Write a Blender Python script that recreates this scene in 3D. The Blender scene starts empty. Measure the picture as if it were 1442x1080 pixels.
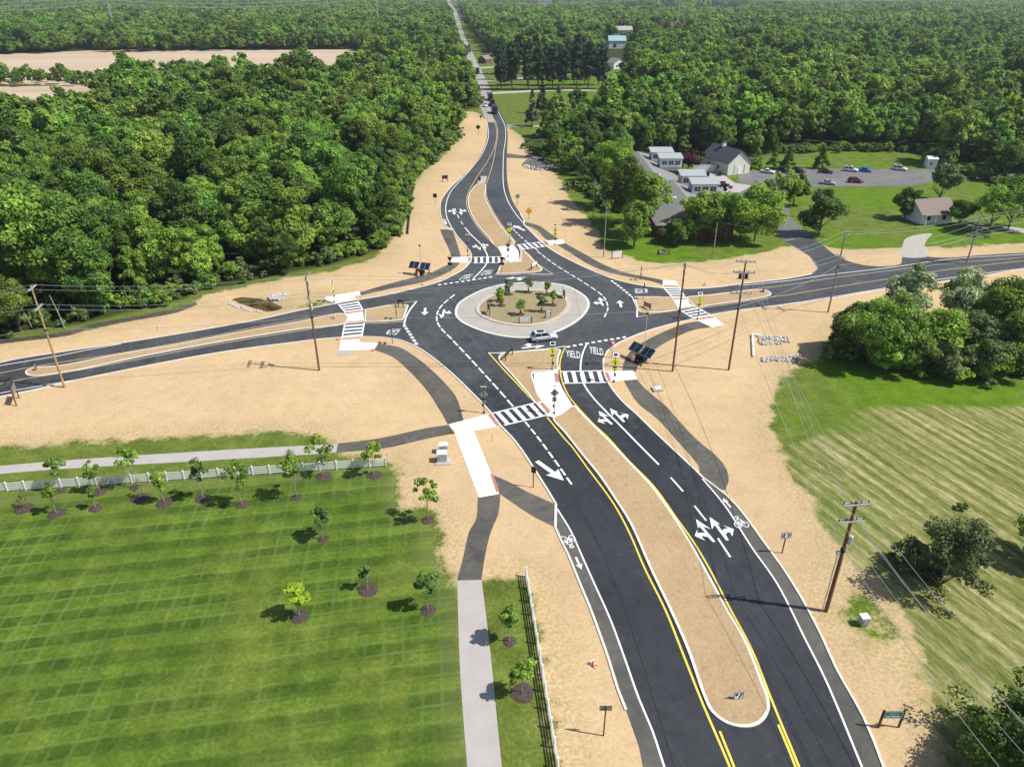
import bpy, math, random
import numpy as np
from mathutils import Vector
from math import radians as R, sin, cos, atan2, hypot, pi
C = bpy.context.scene
COL = C.collection
rnd = random.Random(7)
# ---------------------------------------------------------------- camera, sky, sun
F, YH, H = 1030.0, -20.0, 54.0          # focal length in photo px, horizon row, camera height (m)
TH = math.atan((540 - YH) / F)
cam = bpy.data.cameras.new('camera'); co = bpy.data.objects.new('camera', cam); COL.objects.link(co)
cam.sensor_width = 36; cam.sensor_fit = 'HORIZONTAL'; cam.lens = F / 1442 * 36
cam.clip_end = 20000; cam.clip_start = 0.5
co.location = (0, 0, H); co.rotation_euler = (pi / 2 - TH, 0, 0)
C.camera = co
SUN_AZ, SUN_EL = R(-11), R(52)          # azimuth from +x, towards the sun
world = bpy.data.worlds.new('World'); C.world = world; world.use_nodes = True
wn = world.node_tree
sky = wn.nodes.new('ShaderNodeTexSky'); sky.sky_type = 'NISHITA'; sky.sun_disc = False
sky.sun_elevation = SUN_EL; sky.sun_rotation = pi / 2 - SUN_AZ
wn.links.new(sky.outputs[0], wn.nodes['Background'].inputs[0]); wn.nodes['Background'].inputs[1].default_value = 0.098
sl = bpy.data.lights.new('sun', 'SUN'); sl.energy = 4.8; sl.angle = R(0.5); sl.color = (1, 0.965, 0.9)
so = bpy.data.objects.new('sun', sl); COL.objects.link(so)
so.rotation_euler = Vector((cos(SUN_EL) * cos(SUN_AZ), cos(SUN_EL) * sin(SUN_AZ), sin(SUN_EL))).to_track_quat('Z', 'Y').to_euler()
C.view_settings.view_transform = 'Standard'; C.view_settings.look = 'None'; C.view_settings.gamma = 1
C.view_settings.exposure = 0.2
C.cycles.max_bounces = 5; C.cycles.diffuse_bounces = 3; C.cycles.transmission_bounces = 2
C.cycles.transparent_max_bounces = 4; C.cycles.volume_bounces = 0

# ---------------------------------------------------------------- survey: where things stand on the ground plane
def G(x, y, z=0.0):
    a = (x - 721) / F; b = (y - 540) / F
    dz = -sin(TH) - b * cos(TH); dy = cos(TH) - b * sin(TH)
    t = (H - z) / -dz
    return (a * t, dy * t)
def GV(x, y, z=0.0):
    g = G(x, y, z); return Vector((g[0], g[1], z))
def hgt(bx, by, ty):
    """height of a vertical thing standing at image point (bx,by) whose top shows on row ty"""
    X, Y = G(bx, by)
    k = (540 - ty) / F
    # (vertical comp)/(depth) = k ; vertical = (z-H)cosTH + Y sinTH ; depth = Y cosTH - (z-H) sinTH
    zz = (k * Y * cos(TH) - Y * sin(TH)) / (cos(TH) + k * sin(TH))
    return zz + H
def PL(pts, z=0.0): return [G(x, y, z) for x, y in pts]

# ---------------------------------------------------------------- materials
MATS = {}
def nodes_of(m): return m.node_tree.nodes, m.node_tree.links
def base_mat(name, rough=0.8, metal=0.0, spec=0.3):
    m = bpy.data.materials.new(name); m.use_nodes = True
    b = m.node_tree.nodes['Principled BSDF']
    b.inputs['Roughness'].default_value = rough; b.inputs['Metallic'].default_value = metal
    b.inputs['Specular IOR Level'].default_value = spec
    MATS[name] = m
    return m, b
def gnoise(nt, scale, detail=3, rough=0.6, vec=None, dist=0.0):
    n = nt.nodes.new('ShaderNodeTexNoise'); n.inputs['Scale'].default_value = scale
    n.inputs['Detail'].default_value = detail; n.inputs['Roughness'].default_value = rough
    n.inputs['Distortion'].default_value = dist
    if vec is not None: nt.links.new(vec, n.inputs['Vector'])
    return n.outputs['Fac']
def ramp(nt, fac, stops):
    r = nt.nodes.new('ShaderNodeValToRGB')
    while len(r.color_ramp.elements) < len(stops): r.color_ramp.elements.new(0.5)
    for e, (p, c) in zip(r.color_ramp.elements, stops):
        e.position = p; e.color = (*c, 1) if len(c) == 3 else c
    nt.links.new(fac, r.inputs[0]); return r.outputs[0]
def mixc(nt, fac, a, b, mode='MIX'):
    n = nt.nodes.new('ShaderNodeMix'); n.data_type = 'RGBA'; n.blend_type = mode
    for s, v in ((0, fac), (6, a), (7, b)):
        if isinstance(v, (int, float)): n.inputs[s].default_value = v
        elif isinstance(v, tuple): n.inputs[s].default_value = (*v, 1)
        else: nt.links.new(v, n.inputs[s])
    return n.outputs[2]
def mth(nt, op, a, b=None, c=None, clamp=False):
    n = nt.nodes.new('ShaderNodeMath'); n.operation = op; n.use_clamp = clamp
    for i, v in enumerate((a, b, c)):
        if v is None: continue
        if isinstance(v, (int, float)): n.inputs[i].default_value = v
        else: nt.links.new(v, n.inputs[i])
    return n.outputs[0]
def smooth(nt, v, lo, hi):
    n = nt.nodes.new('ShaderNodeMapRange'); n.interpolation_type = 'SMOOTHSTEP'
    nt.links.new(v, n.inputs[0]); n.inputs[1].default_value = lo; n.inputs[2].default_value = hi
    return n.outputs[0]
def wpos(nt):
    g = nt.nodes.new('ShaderNodeNewGeometry'); return g.outputs['Position']
def mapped(nt, vec, rot=0.0, scale=(1, 1, 1)):
    m = nt.nodes.new('ShaderNodeMapping'); m.vector_type = 'TEXTURE'; nt.links.new(vec, m.inputs[0])
    m.inputs['Rotation'].default_value = (0, 0, rot); m.inputs['Scale'].default_value = tuple(1 / k for k in scale)
    return m.outputs[0]
def bump(m, b, h, strength=0.3, dist=0.1):
    nt = m.node_tree; n = nt.nodes.new('ShaderNodeBump'); n.inputs['Strength'].default_value = strength
    n.inputs['Distance'].default_value = dist; nt.links.new(h, n.inputs['Height']); nt.links.new(n.outputs[0], b.inputs['Normal'])
def plain(name, col, rough=0.7, metal=0.0, var=0.25, scale=3.0, spec=0.3):
    m, b = base_mat(name, rough, metal, spec); nt = m.node_tree
    f = gnoise(nt, scale, 4, 0.65, wpos(nt))
    lo = tuple(c * (1 - var) for c in col); hi = tuple(min(1, c * (1 + var)) for c in col)
    nt.links.new(ramp(nt, f, [(0.3, lo), (0.7, hi)]), b.inputs['Base Color'])
    return m
def straw_color(nt, P, k=1.0, seedrot=0.3):
    fine = gnoise(nt, 3.2, 3, 0.75, P)
    fib = gnoise(nt, 1.0, 2, 0.7, mapped(nt, P, seedrot, (1.2, 6.0, 1)))
    big = gnoise(nt, 0.05, 3, 0.55, P)
    mid = gnoise(nt, 0.45, 3, 0.6, P)
    f = mth(nt, 'ADD', mth(nt, 'MULTIPLY', fine, 0.45), mth(nt, 'MULTIPLY', fib, 0.25)); f = mth(nt, 'ADD', f, mth(nt, 'MULTIPLY', mid, 0.3))
    c = ramp(nt, f, [(0.30, (0.39*k, 0.262*k, 0.138*k)), (0.45, (0.555*k, 0.394*k, 0.216*k)), (0.56, (0.615*k, 0.447*k, 0.256*k)), (0.70, (0.72*k, 0.55*k, 0.34*k))])
    c = mixc(nt, smooth(nt, big, 0.35, 0.7), c, mixc(nt, 1.0, c, (0.89, 0.88, 0.90), 'MULTIPLY'))
    c = mixc(nt, mth(nt, 'MULTIPLY', smooth(nt, mid, 0.56, 0.8), 0.35), c, (0.40*k, 0.27*k, 0.155*k))
    trk = gnoise(nt, 0.22, 5, 0.7, P, 2.6)      # wheel and washout traces
    band_ = mth(nt, 'ABSOLUTE', mth(nt, 'SUBTRACT', trk, 0.5))
    c = mixc(nt, mth(nt, 'MULTIPLY', smooth(nt, band_, 0.022, 0.0), 0.42), c, (0.40*k, 0.285*k, 0.17*k))
    pale = gnoise(nt, 0.03, 4, 0.6, P, 0.8)
    c = mixc(nt, mth(nt, 'MULTIPLY', smooth(nt, pale, 0.50, 0.68), 0.5), c, mixc(nt, 1.0, c, (1.10, 1.12, 1.18), 'MULTIPLY'))
    return c
def straw_mat(name, k, tint=(1, 1, 1)):
    m, b = base_mat(name, 0.95, 0, 0.1); nt = m.node_tree; P = wpos(nt)
    c = mixc(nt, 1.0, straw_color(nt, P, k, 1.1), tint, 'MULTIPLY')
    ex = gnoise(nt, 0.9, 4, 0.7, P)
    c = mixc(nt, mth(nt, 'MULTIPLY', smooth(nt, ex, 0.54, 0.72), 0.5), c, (0.22, 0.145, 0.085))
    nt.links.new(c, b.inputs['Base Color'])
    bump(m, b, gnoise(nt, 4, 2, 0.7, P), 0.5, 0.08)
    return m
def asphalt_mat(name, col, worn, streak=0.5, rough=0.62, wear=False):
    m, b = base_mat(name, rough, 0, 0.35); nt = m.node_tree; P = wpos(nt)
    fine = gnoise(nt, 6.0, 3, 0.7, P)
    big = gnoise(nt, 0.09, 4, 0.6, P)
    st = gnoise(nt, 0.35, 4, 0.65, P, 1.8)
    v = mth(nt, 'ADD', mth(nt, 'MULTIPLY', big, 0.5), mth(nt, 'MULTIPLY', st, 0.5))
    c = ramp(nt, v, [(0.36, col), (0.64, worn)])
    c = mixc(nt, smooth(nt, fine, 0.3, 0.7), mixc(nt, 1.0, c, (0.86, 0.86, 0.86), 'MULTIPLY'), c)
    if wear:   # the older, dustier surface of the roundabout and its far arms; wheel paths of the near road
        sp = nt.nodes.new('ShaderNodeSeparateXYZ'); nt.links.new(P, sp.inputs[0])
        c = mixc(nt, mth(nt, 'MULTIPLY', smooth(nt, mth(nt, 'ADD', sp.outputs[1], mth(nt, 'MULTIPLY', st, 30)), 95, 130), 0.9), c, mixc(nt, 1.0, c, (2.3, 2.2, 2.0), 'MULTIPLY'))
        ln = gnoise(nt, 1.0, 3, 0.6, mapped(nt, P, 1.95, (0.03, 1.2, 1)), 0.2)
        c = mixc(nt, mth(nt, 'MULTIPLY', smooth(nt, ln, 0.50, 0.70), 0.5), c, mixc(nt, 1.0, c, (1.5, 1.5, 1.5), 'MULTIPLY'))
    # pale scuffs and dust
    sc = gnoise(nt, 1.1, 5, 0.75, mapped(nt, P, 0.4, (0.35, 1.4, 1)), 0.8)
    c = mixc(nt, mth(nt, 'MULTIPLY', smooth(nt, sc, 0.58, 0.78), streak), c, tuple(min(1, x * 2.4) for x in worn))
    nt.links.new(c, b.inputs['Base Color'])
    nt.links.new(mth(nt, 'ADD', mth(nt, 'MULTIPLY', big, 0.25), rough - 0.1), b.inputs['Roughness'])
    bump(m, b, gnoise(nt, 9, 2, 0.7, P), 0.25, 0.03)
    return m
def conc_mat(name, col, var=0.12, scale=0.6, joints=0):
    m, b = base_mat(name, 0.85, 0, 0.25); nt = m.node_tree; P = wpos(nt)
    f = mth(nt, 'ADD', mth(nt, 'MULTIPLY', gnoise(nt, scale, 5, 0.65, P), 0.6), mth(nt, 'MULTIPLY', gnoise(nt, 5, 3, 0.7, P), 0.4))
    c = ramp(nt, f, [(0.35, tuple(x * (1 - var) for x in col)), (0.65, tuple(min(1, x * (1 + var)) for x in col))])
    nt.links.new(c, b.inputs['Base Color']); bump(m, b, f, 0.15, 0.03)
    return m
def paint_mat(name, col, wear=0.35):
    m, b = base_mat(name, 0.6, 0, 0.3); nt = m.node_tree; P = wpos(nt)
    f = gnoise(nt, 2.2, 5, 0.75, P)
    c = mixc(nt, mth(nt, 'MULTIPLY', smooth(nt, f, 0.60, 0.8), wear), col, (0.18, 0.18, 0.18))
    nt.links.new(c, b.inputs['Base Color']); return m
def foliage_mat(name, dark, light, trans=0.22, hue=0.5, sat_var=0.3):
    m = bpy.data.materials.new(name); m.use_nodes = True; nt = m.node_tree; MATS[name] = m
    b = nt.nodes['Principled BSDF']; b.inputs['Roughness'].default_value = 0.65; b.inputs['Specular IOR Level'].default_value = 0.2
    at = nt.nodes.new('ShaderNodeAttribute'); at.attribute_name = 'tone'
    oi = nt.nodes.new('ShaderNodeObjectInfo')
    c = mixc(nt, at.outputs['Fac'], dark, light)
    hs = nt.nodes.new('ShaderNodeHueSaturation')
    mr = nt.nodes.new('ShaderNodeMapRange'); nt.links.new(oi.outputs['Random'], mr.inputs[0])
    mr.inputs[3].default_value = 0.5 - 0.012 * hue; mr.inputs[4].default_value = 0.5 + 0.03 * hue
    nt.links.new(mr.outputs[0], hs.inputs['Hue'])
    wn_ = nt.nodes.new('ShaderNodeTexWhiteNoise'); wn_.noise_dimensions = '1D'; nt.links.new(oi.outputs['Random'], wn_.inputs['W'])
    mv = nt.nodes.new('ShaderNodeMapRange'); nt.links.new(wn_.outputs['Value'], mv.inputs[0])
    mv.inputs[3].default_value = 1 - sat_var; mv.inputs[4].default_value = 1 + sat_var
    nt.links.new(mv.outputs[0], hs.inputs['Value'])
    nt.links.new(c, hs.inputs['Color'])
    nt.links.new(hs.outputs[0], b.inputs['Base Color'])
    tr = nt.nodes.new('ShaderNodeBsdfTranslucent'); nt.links.new(mixc(nt, 1.0, hs.outputs[0], (1.6, 1.7, 0.7), 'MULTIPLY'), tr.inputs[0])
    mx = nt.nodes.new('ShaderNodeMixShader'); mx.inputs[0].default_value = trans
    nt.links.new(b.outputs[0], mx.inputs[1]); nt.links.new(tr.outputs[0], mx.inputs[2])
    nt.links.new(mx.outputs[0], nt.nodes['Material Output'].inputs[0])
    return m
M = MATS
asphalt_mat('asphalt_new', (0.021, 0.0235, 0.029), (0.042, 0.045, 0.051), 0.5, wear=True)
asphalt_mat('asphalt_path', (0.066, 0.063, 0.058), (0.150, 0.138, 0.118), 0.5, 0.8)
asphalt_mat('asphalt_old', (0.13, 0.13, 0.13), (0.22, 0.21, 0.205), 0.4, 0.8)
asphalt_mat('concrete_road', (0.30, 0.275, 0.26), (0.42, 0.39, 0.365), 0.2, 0.85)
asphalt_mat('asphalt_shoulder', (0.068, 0.067, 0.062), (0.14, 0.133, 0.115), 0.4, 0.8)
conc_mat('concrete_white', (0.86, 0.86, 0.84), 0.05, 0.5)
conc_mat('concrete_kerb', (0.68, 0.64, 0.56), 0.14, 1.5)
conc_mat('concrete_apron', (0.40, 0.375, 0.33), 0.10, 0.35)
conc_mat('concrete_apron_edge', (0.52, 0.44, 0.35), 0.12, 0.8)
conc_mat('concrete_path', (0.42, 0.385, 0.365), 0.08, 0.5)
conc_mat('gravel', (0.42, 0.39, 0.34), 0.30, 1.6)
conc_mat('warning_brick', (0.46, 0.20, 0.15), 0.15, 3)
conc_mat('stone', (0.42, 0.39, 0.36), 0.35, 2.0)
conc_mat('stone_dark', (0.14, 0.13, 0.125), 0.4, 2.0)
paint_mat('paint_white', (0.84, 0.84, 0.83)); paint_mat('paint_yellow', (0.80, 0.60, 0.09), 0.3)
paint_mat('paint_yellow_pale', (0.72, 0.54, 0.27), 0.3)
straw_mat('straw_median', 0.77); straw_mat('straw_island', 0.66, (0.86, 0.98, 0.98))
plain('wood_pole_red', (0.21, 0.095, 0.05), 0.85, 0, 0.35, 2.0)
plain('wood_pole', (0.40, 0.26, 0.15), 0.85, 0, 0.35, 2.0)
plain('wood_pole_grey', (0.30, 0.27, 0.24), 0.85, 0, 0.3, 2.0)
plain('post_brown', (0.10, 0.045, 0.025), 0.7, 0, 0.3, 4)
plain('metal_grey', (0.42, 0.44, 0.46), 0.45, 0.6, 0.1, 3)
plain('metal_galv', (0.55, 0.57, 0.58), 0.5, 0.4, 0.1, 3)
plain('metal_dark', (0.035, 0.035, 0.035), 0.5, 0.2, 0.2, 3)
plain('black_plastic', (0.02, 0.02, 0.022), 0.5, 0, 0.2, 3)
plain('wire', (0.40, 0.41, 0.42), 0.5, 0.3, 0.1, 1)
plain('white_vinyl', (0.82, 0.82, 0.82), 0.45, 0, 0.03, 2)
plain('sign_white', (0.80, 0.82, 0.84), 0.5, 0, 0.03, 2)
plain('sign_black', (0.015, 0.015, 0.018), 0.5, 0, 0.1, 2)
plain('sign_yellow', (0.80, 0.88, 0.02), 0.5, 0, 0.04, 2)
plain('sign_orange', (0.85, 0.42, 0.02), 0.5, 0, 0.04, 2)
plain('sign_green', (0.0, 0.20, 0.12), 0.5, 0, 0.05, 2)
plain('sign_back', (0.30, 0.29, 0.27), 0.5, 0.3, 0.1, 2)
plain('sign_red', (0.62, 0.03, 0.03), 0.5, 0, 0.05, 2)
plain('orange', (0.82, 0.12, 0.03), 0.55, 0, 0.1, 3)
plain('solar', (0.015, 0.022, 0.045), 0.25, 0, 0.1, 2, 0.6)
plain('box_white', (0.75, 0.76, 0.76), 0.5, 0, 0.05, 2)
plain('box_grey', (0.36, 0.38, 0.38), 0.5, 0.1, 0.08, 2)
plain('mulch', (0.075, 0.055, 0.045), 0.95, 0, 0.45, 4)
plain('bark', (0.15, 0.115, 0.085), 0.9, 0, 0.35, 3)
plain('bark_pale', (0.30, 0.27, 0.23), 0.9, 0, 0.3, 3)
plain('tyre', (0.015, 0.015, 0.016), 0.8, 0, 0.1, 5)
plain('rim', (0.50, 0.51, 0.53), 0.35, 0.8, 0.05, 3)
plain('glass_dark', (0.015, 0.018, 0.022), 0.12, 0, 0.1, 2, 0.7)
plain('lamp_red', (0.45, 0.02, 0.02), 0.3, 0, 0.05, 3); plain('lamp_white', (0.8, 0.8, 0.8), 0.2, 0, 0.05, 3)
for nm, c in (('silver', (0.60, 0.64, 0.72)), ('white', (0.80, 0.81, 0.82)), ('black', (0.015, 0.015, 0.018)), ('maroon', (0.16, 0.02, 0.025)),
              ('blue', (0.02, 0.16, 0.55)), ('darkred', (0.10, 0.03, 0.03)), ('grey', (0.35, 0.38, 0.40)), ('truck', (0.03, 0.03, 0.035))):
    plain('car_' + nm, c, 0.3, 0.15, 0.03, 1, 0.5)
plain('roof_shingle', (0.23, 0.22, 0.215), 0.9, 0, 0.18, 3); plain('roof_slate', (0.075, 0.085, 0.105), 0.85, 0, 0.15, 3)
plain('roof_brown', (0.24, 0.195, 0.175), 0.9, 0, 0.15, 3); plain('roof_teal', (0.44, 0.46, 0.45), 0.5, 0.2, 0.05, 2)
plain('wall_cream', (0.66, 0.65, 0.58), 0.8, 0, 0.05, 2); plain('wall_white', (0.80, 0.80, 0.80), 0.7, 0, 0.04, 2)
plain('wall_brick', (0.20, 0.085, 0.055), 0.9, 0, 0.2, 5); plain('silt', (0.10, 0.09, 0.085), 0.9, 0, 0.3, 2)
plain('barn_teal', (0.33, 0.50, 0.55), 0.5, 0.2, 0.05, 2)
m, b = base_mat('pond_water', 0.08, 0, 0.5); b.inputs['Base Color'].default_value = (0.09, 0.06, 0.02, 1)
nt = m.node_tree; nt.links.new(ramp(nt, gnoise(nt, 0.4, 3, 0.6, wpos(nt)), [(0.35, (0.035, 0.028, 0.008)), (0.65, (0.15, 0.10, 0.035))]), b.inputs['Base Color'])
foliage_mat('leaf_oak', (0.050, 0.098, 0.018), (0.285, 0.395, 0.070), 0.3, 1.2, 0.42)
foliage_mat('leaf_bright', (0.095, 0.17, 0.022), (0.34, 0.475, 0.078), 0.3, 0.6, 0.2)
foliage_mat('leaf_lime', (0.2, 0.3, 0.02), (0.46, 0.58, 0.05), 0.3, 0.3, 0.1)
foliage_mat('leaf_dark', (0.028, 0.062, 0.016), (0.15, 0.24, 0.045), 0.2, 0.5, 0.2)
foliage_mat('leaf_pine', (0.016, 0.035, 0.014), (0.075, 0.12, 0.045), 0.1, 0.5, 0.25)
foliage_mat('leaf_blue', (0.05, 0.08, 0.065), (0.19, 0.25, 0.21), 0.1, 0.2, 0.1)
foliage_mat('leaf_purple', (0.03, 0.01, 0.014), (0.11, 0.04, 0.045), 0.15, 0.2, 0.1)
foliage_mat('leaf_white', (0.1, 0.17, 0.04), (0.52, 0.57, 0.36), 0.2, 0.2, 0.1)
foliage_mat('leaf_olive', (0.06, 0.095, 0.028), (0.24, 0.3, 0.11), 0.2, 0.5, 0.15)
foliage_mat('leaf_scrub', (0.04, 0.055, 0.022), (0.17, 0.205, 0.08), 0.2, 0.5, 0.1)
foliage_mat('leaf_grey', (0.08, 0.065, 0.045), (0.26, 0.23, 0.16), 0.15, 0.2, 0.1)

# ---------------------------------------------------------------- mesh helpers
def link(name, me, mat=None, parent=None):
    if mat: me.materials.append(M[mat] if isinstance(mat, str) else mat)
    o = bpy.data.objects.new(name, me); COL.objects.link(o)
    if parent: o.parent = parent
    return o
def tag(o, label, cat, group=None):
    o['label'] = label; o['category'] = cat
    if group: o['group'] = group
    return o
def thing(name, label, cat, loc=(0, 0, 0), rz=0.0, group=None):
    o = bpy.data.objects.new(name, None); COL.objects.link(o); o.location = loc; o.rotation_euler = (0, 0, rz)
    o.empty_display_size = 0.5
    return tag(o, label, cat, group)
def struct(o): o['kind'] = 'structure'; return o
class MB:
    def __init__(s): s.v = []; s.f = []
    def add(s, v, f):
        n = len(s.v); s.v += [tuple(p) for p in v]; s.f += [tuple(i + n for i in q) for q in f]; return s
    def box(s, c, d, rz=0.0, taper=1.0, tilt=0.0):
        """box centred at c with full dims d, turned rz about z; tilt about local x; taper scales the top"""
        x, y, z = d[0] / 2, d[1] / 2, d[2] / 2
        vs = [(-x, -y, -z), (x, -y, -z), (x, y, -z), (-x, y, -z), (-x * taper, -y * taper, z), (x * taper, -y * taper, z), (x * taper, y * taper, z), (-x * taper, y * taper, z)]
        out = []
        for a, b_, c_ in vs:
            b_, c_ = b_ * cos(tilt) - c_ * sin(tilt), b_ * sin(tilt) + c_ * cos(tilt)
            out.append((c[0] + a * cos(rz) - b_ * sin(rz), c[1] + a * sin(rz) + b_ * cos(rz), c[2] + c_))
        return s.add(out, [(0, 3, 2, 1), (4, 5, 6, 7), (0, 1, 5, 4), (1, 2, 6, 5), (2, 3, 7, 6), (3, 0, 4, 7)])
    def tube(s, pts, rad, n=8, cap=True):
        pts = [Vector(p) for p in pts]
        if not isinstance(rad, (list, tuple)): rad = [rad] * len(pts)
        vs, fs = [], []
        for i, p in enumerate(pts):
            d = (pts[min(i + 1, len(pts) - 1)] - pts[max(i - 1, 0)]).normalized()
            u = d.orthogonal().normalized() if abs(d.z) < 0.9 else Vector((1, 0, 0)).cross(d).normalized()
            if abs(d.z) < 0.9: u = Vector((0, 0, 1)).cross(d).normalized()
            w = d.cross(u)
            for k in range(n):
                a = 2 * pi * k / n; vs.append(p + (u * cos(a) + w * sin(a)) * rad[i])
        for i in range(len(pts) - 1):
            for k in range(n):
                a, b_ = i * n + k, i * n + (k + 1) % n
                fs.append((a, b_, b_ + n, a + n))
        if cap: fs.append(tuple(range(n - 1, -1, -1))); fs.append(tuple(range(len(vs) - n, len(vs))))
        return s.add(vs, fs)
    def prism(s, poly, z0, z1):
        n = len(poly); a = sum(poly[i][0] * poly[(i + 1) % n][1] - poly[(i + 1) % n][0] * poly[i][1] for i in range(n))
        if a < 0: poly = poly[::-1]
        vs = [(x, y, z0) for x, y in poly] + [(x, y, z1) for x, y in poly]
        fs = [tuple(range(n - 1, -1, -1)), tuple(range(n, 2 * n))] + [(i, (i + 1) % n, n + (i + 1) % n, n + i) for i in range(n)]
        return s.add(vs, fs)
    def plate(s, pts2, origin, ux, uz, th=0.03):
        """extruded flat shape: 2-D points in the plane (ux, uz) at origin"""
        ux, uz = Vector(ux), Vector(uz); nn = ux.cross(uz).normalized() * th; o = Vector(origin); n = len(pts2)
        vs = [o + ux * a + uz * b_ for a, b_ in pts2] + [o + ux * a + uz * b_ + nn for a, b_ in pts2]
        fs = [tuple(range(n - 1, -1, -1)), tuple(range(n, 2 * n))] + [(i, (i + 1) % n, n + (i + 1) % n, n + i) for i in range(n)]
        return s.add(vs, fs)
    def obj(s, name, mat, parent=None, smooth_=False):
        me = bpy.data.meshes.new(name); me.from_pydata(s.v, [], s.f); me.update()
        if smooth_: me.polygons.foreach_set('use_smooth', [True] * len(me.polygons))
        return link(name, me, mat, parent)
def sheet(name, poly, z, mat, parent=None):
    n = len(poly); a = sum(poly[i][0] * poly[(i + 1) % n][1] - poly[(i + 1) % n][0] * poly[i][1] for i in range(n))
    if a < 0: poly = poly[::-1]
    mb = MB(); mb.add([(x, y, z) for x, y in poly], [tuple(range(n))]); return mb.obj(name, mat, parent)
def catmull(pts, step=1.0, closed=False):
    pts = [Vector((p[0], p[1])) for p in pts]
    n = len(pts); out = []
    rng = range(n if closed else n - 1)
    for i in rng:
        p1, p2 = pts[i], pts[(i + 1) % n]
        p0 = pts[(i - 1) % n] if closed or i > 0 else p1 * 2 - p2
        p3 = pts[(i + 2) % n] if closed or i < n - 2 else p2 * 2 - p1
        t01 = max(1e-4, (p1 - p0).length) ** .5; t12 = max(1e-4, (p2 - p1).length) ** .5; t23 = max(1e-4, (p3 - p2).length) ** .5
        m1 = (p2 - p1 + ((p1 - p0) / t01 - (p2 - p0) / (t01 + t12)) * t12)
        m2 = (p2 - p1 + ((p3 - p2) / t23 - (p3 - p1) / (t12 + t23)) * t12)
        k = max(1, int((p2 - p1).length / step))
        for j in range(k):
            t = j / k
            out.append(((2 * t**3 - 3 * t**2 + 1) * p1 + (t**3 - 2 * t**2 + t) * m1 + (-2 * t**3 + 3 * t**2) * p2 + (t**3 - t**2) * m2)[:])
    if not closed: out.append(pts[-1][:])
    return out
def offset_line(pts, d, closed=False):
    """shift a polyline to its left by d"""
    n = len(pts); out = []
    for i in range(n):
        a = pts[(i - 1) % n] if closed or i > 0 else pts[i]
        c = pts[(i + 1) % n] if closed or i < n - 1 else pts[i]
        tx, ty = c[0] - a[0], c[1] - a[1]; L = hypot(tx, ty) or 1
        out.append((pts[i][0] - ty / L * d, pts[i][1] + tx / L * d))
    return out
def ribbon(mb, pts, w, z, closed=False):
    a, b_ = offset_line(pts, w / 2, closed), offset_line(pts, -w / 2, closed); n = len(pts)
    vs = [(x, y, z) for x, y in a] + [(x, y, z) for x, y in b_]
    mb.add(vs, [(i, n + i, n + (i + 1) % n, (i + 1) % n) for i in range(n if closed else n - 1)])
def kerb(mb, pts, w, z0, z1, closed=False):
    a, b_ = offset_line(pts, w / 2, closed), offset_line(pts, -w / 2, closed); n = len(pts)
    vs = [(x, y, z0) for x, y in a] + [(x, y, z0) for x, y in b_] + [(x, y, z1) for x, y in a] + [(x, y, z1) for x, y in b_]
    fs = []
    for i in range(n if closed else n - 1):
        j = (i + 1) % n
        fs += [(2*n+i, 3*n+i, 3*n+j, 2*n+j), (i, 2*n+i, 2*n+j, j), (3*n+i, n+i, n+j, 3*n+j)]
    mb.add(vs, fs)
def arclen(pts):
    s = [0]
    for a, b_ in zip(pts, pts[1:]): s.append(s[-1] + hypot(b_[0] - a[0], b_[1] - a[1]))
    return s
def cut(pts, s0, s1):
    s = arclen(pts); out = []
    def at(t):
        for i in range(len(s) - 1):
            if s[i + 1] >= t:
                k = (t - s[i]) / max(1e-6, s[i + 1] - s[i]); return (pts[i][0] + (pts[i+1][0] - pts[i][0]) * k, pts[i][1] + (pts[i+1][1] - pts[i][1]) * k)
        return pts[-1]
    out = [at(s0)] + [pts[i] for i in range(len(s)) if s0 + 0.05 < s[i] < s1 - 0.05] + [at(s1)]
    return out
def dashes(mb, pxs, n, frac, w, z):
    pts = catmull(PL(pxs), 0.5); L = arclen(pts)[-1]; per = L / (n - 1 + frac)
    for i in range(n): ribbon(mb, cut(pts, i * per, i * per + per * frac), w, z)
def sdf(poly, X, Y):
    """signed distance, positive inside (numpy)"""
    P = np.array(poly); n = len(P); d = np.full(X.shape, 1e9); ins = np.zeros(X.shape, bool)
    for i in range(n):
        ax, ay = P[i]; bx, by = P[(i + 1) % n]; ex, ey = bx - ax, by - ay; L = ex * ex + ey * ey + 1e-12
        t = np.clip(((X - ax) * ex + (Y - ay) * ey) / L, 0, 1)
        d = np.minimum(d, (X - ax - t * ex) ** 2 + (Y - ay - t * ey) ** 2)
        c = (ay > Y) != (by > Y)
        ins ^= c & (X < (bx - ax) * (Y - ay) / ((by - ay) + 1e-12) + ax)
    d = np.sqrt(d); return np.where(ins, d, -d)

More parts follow.
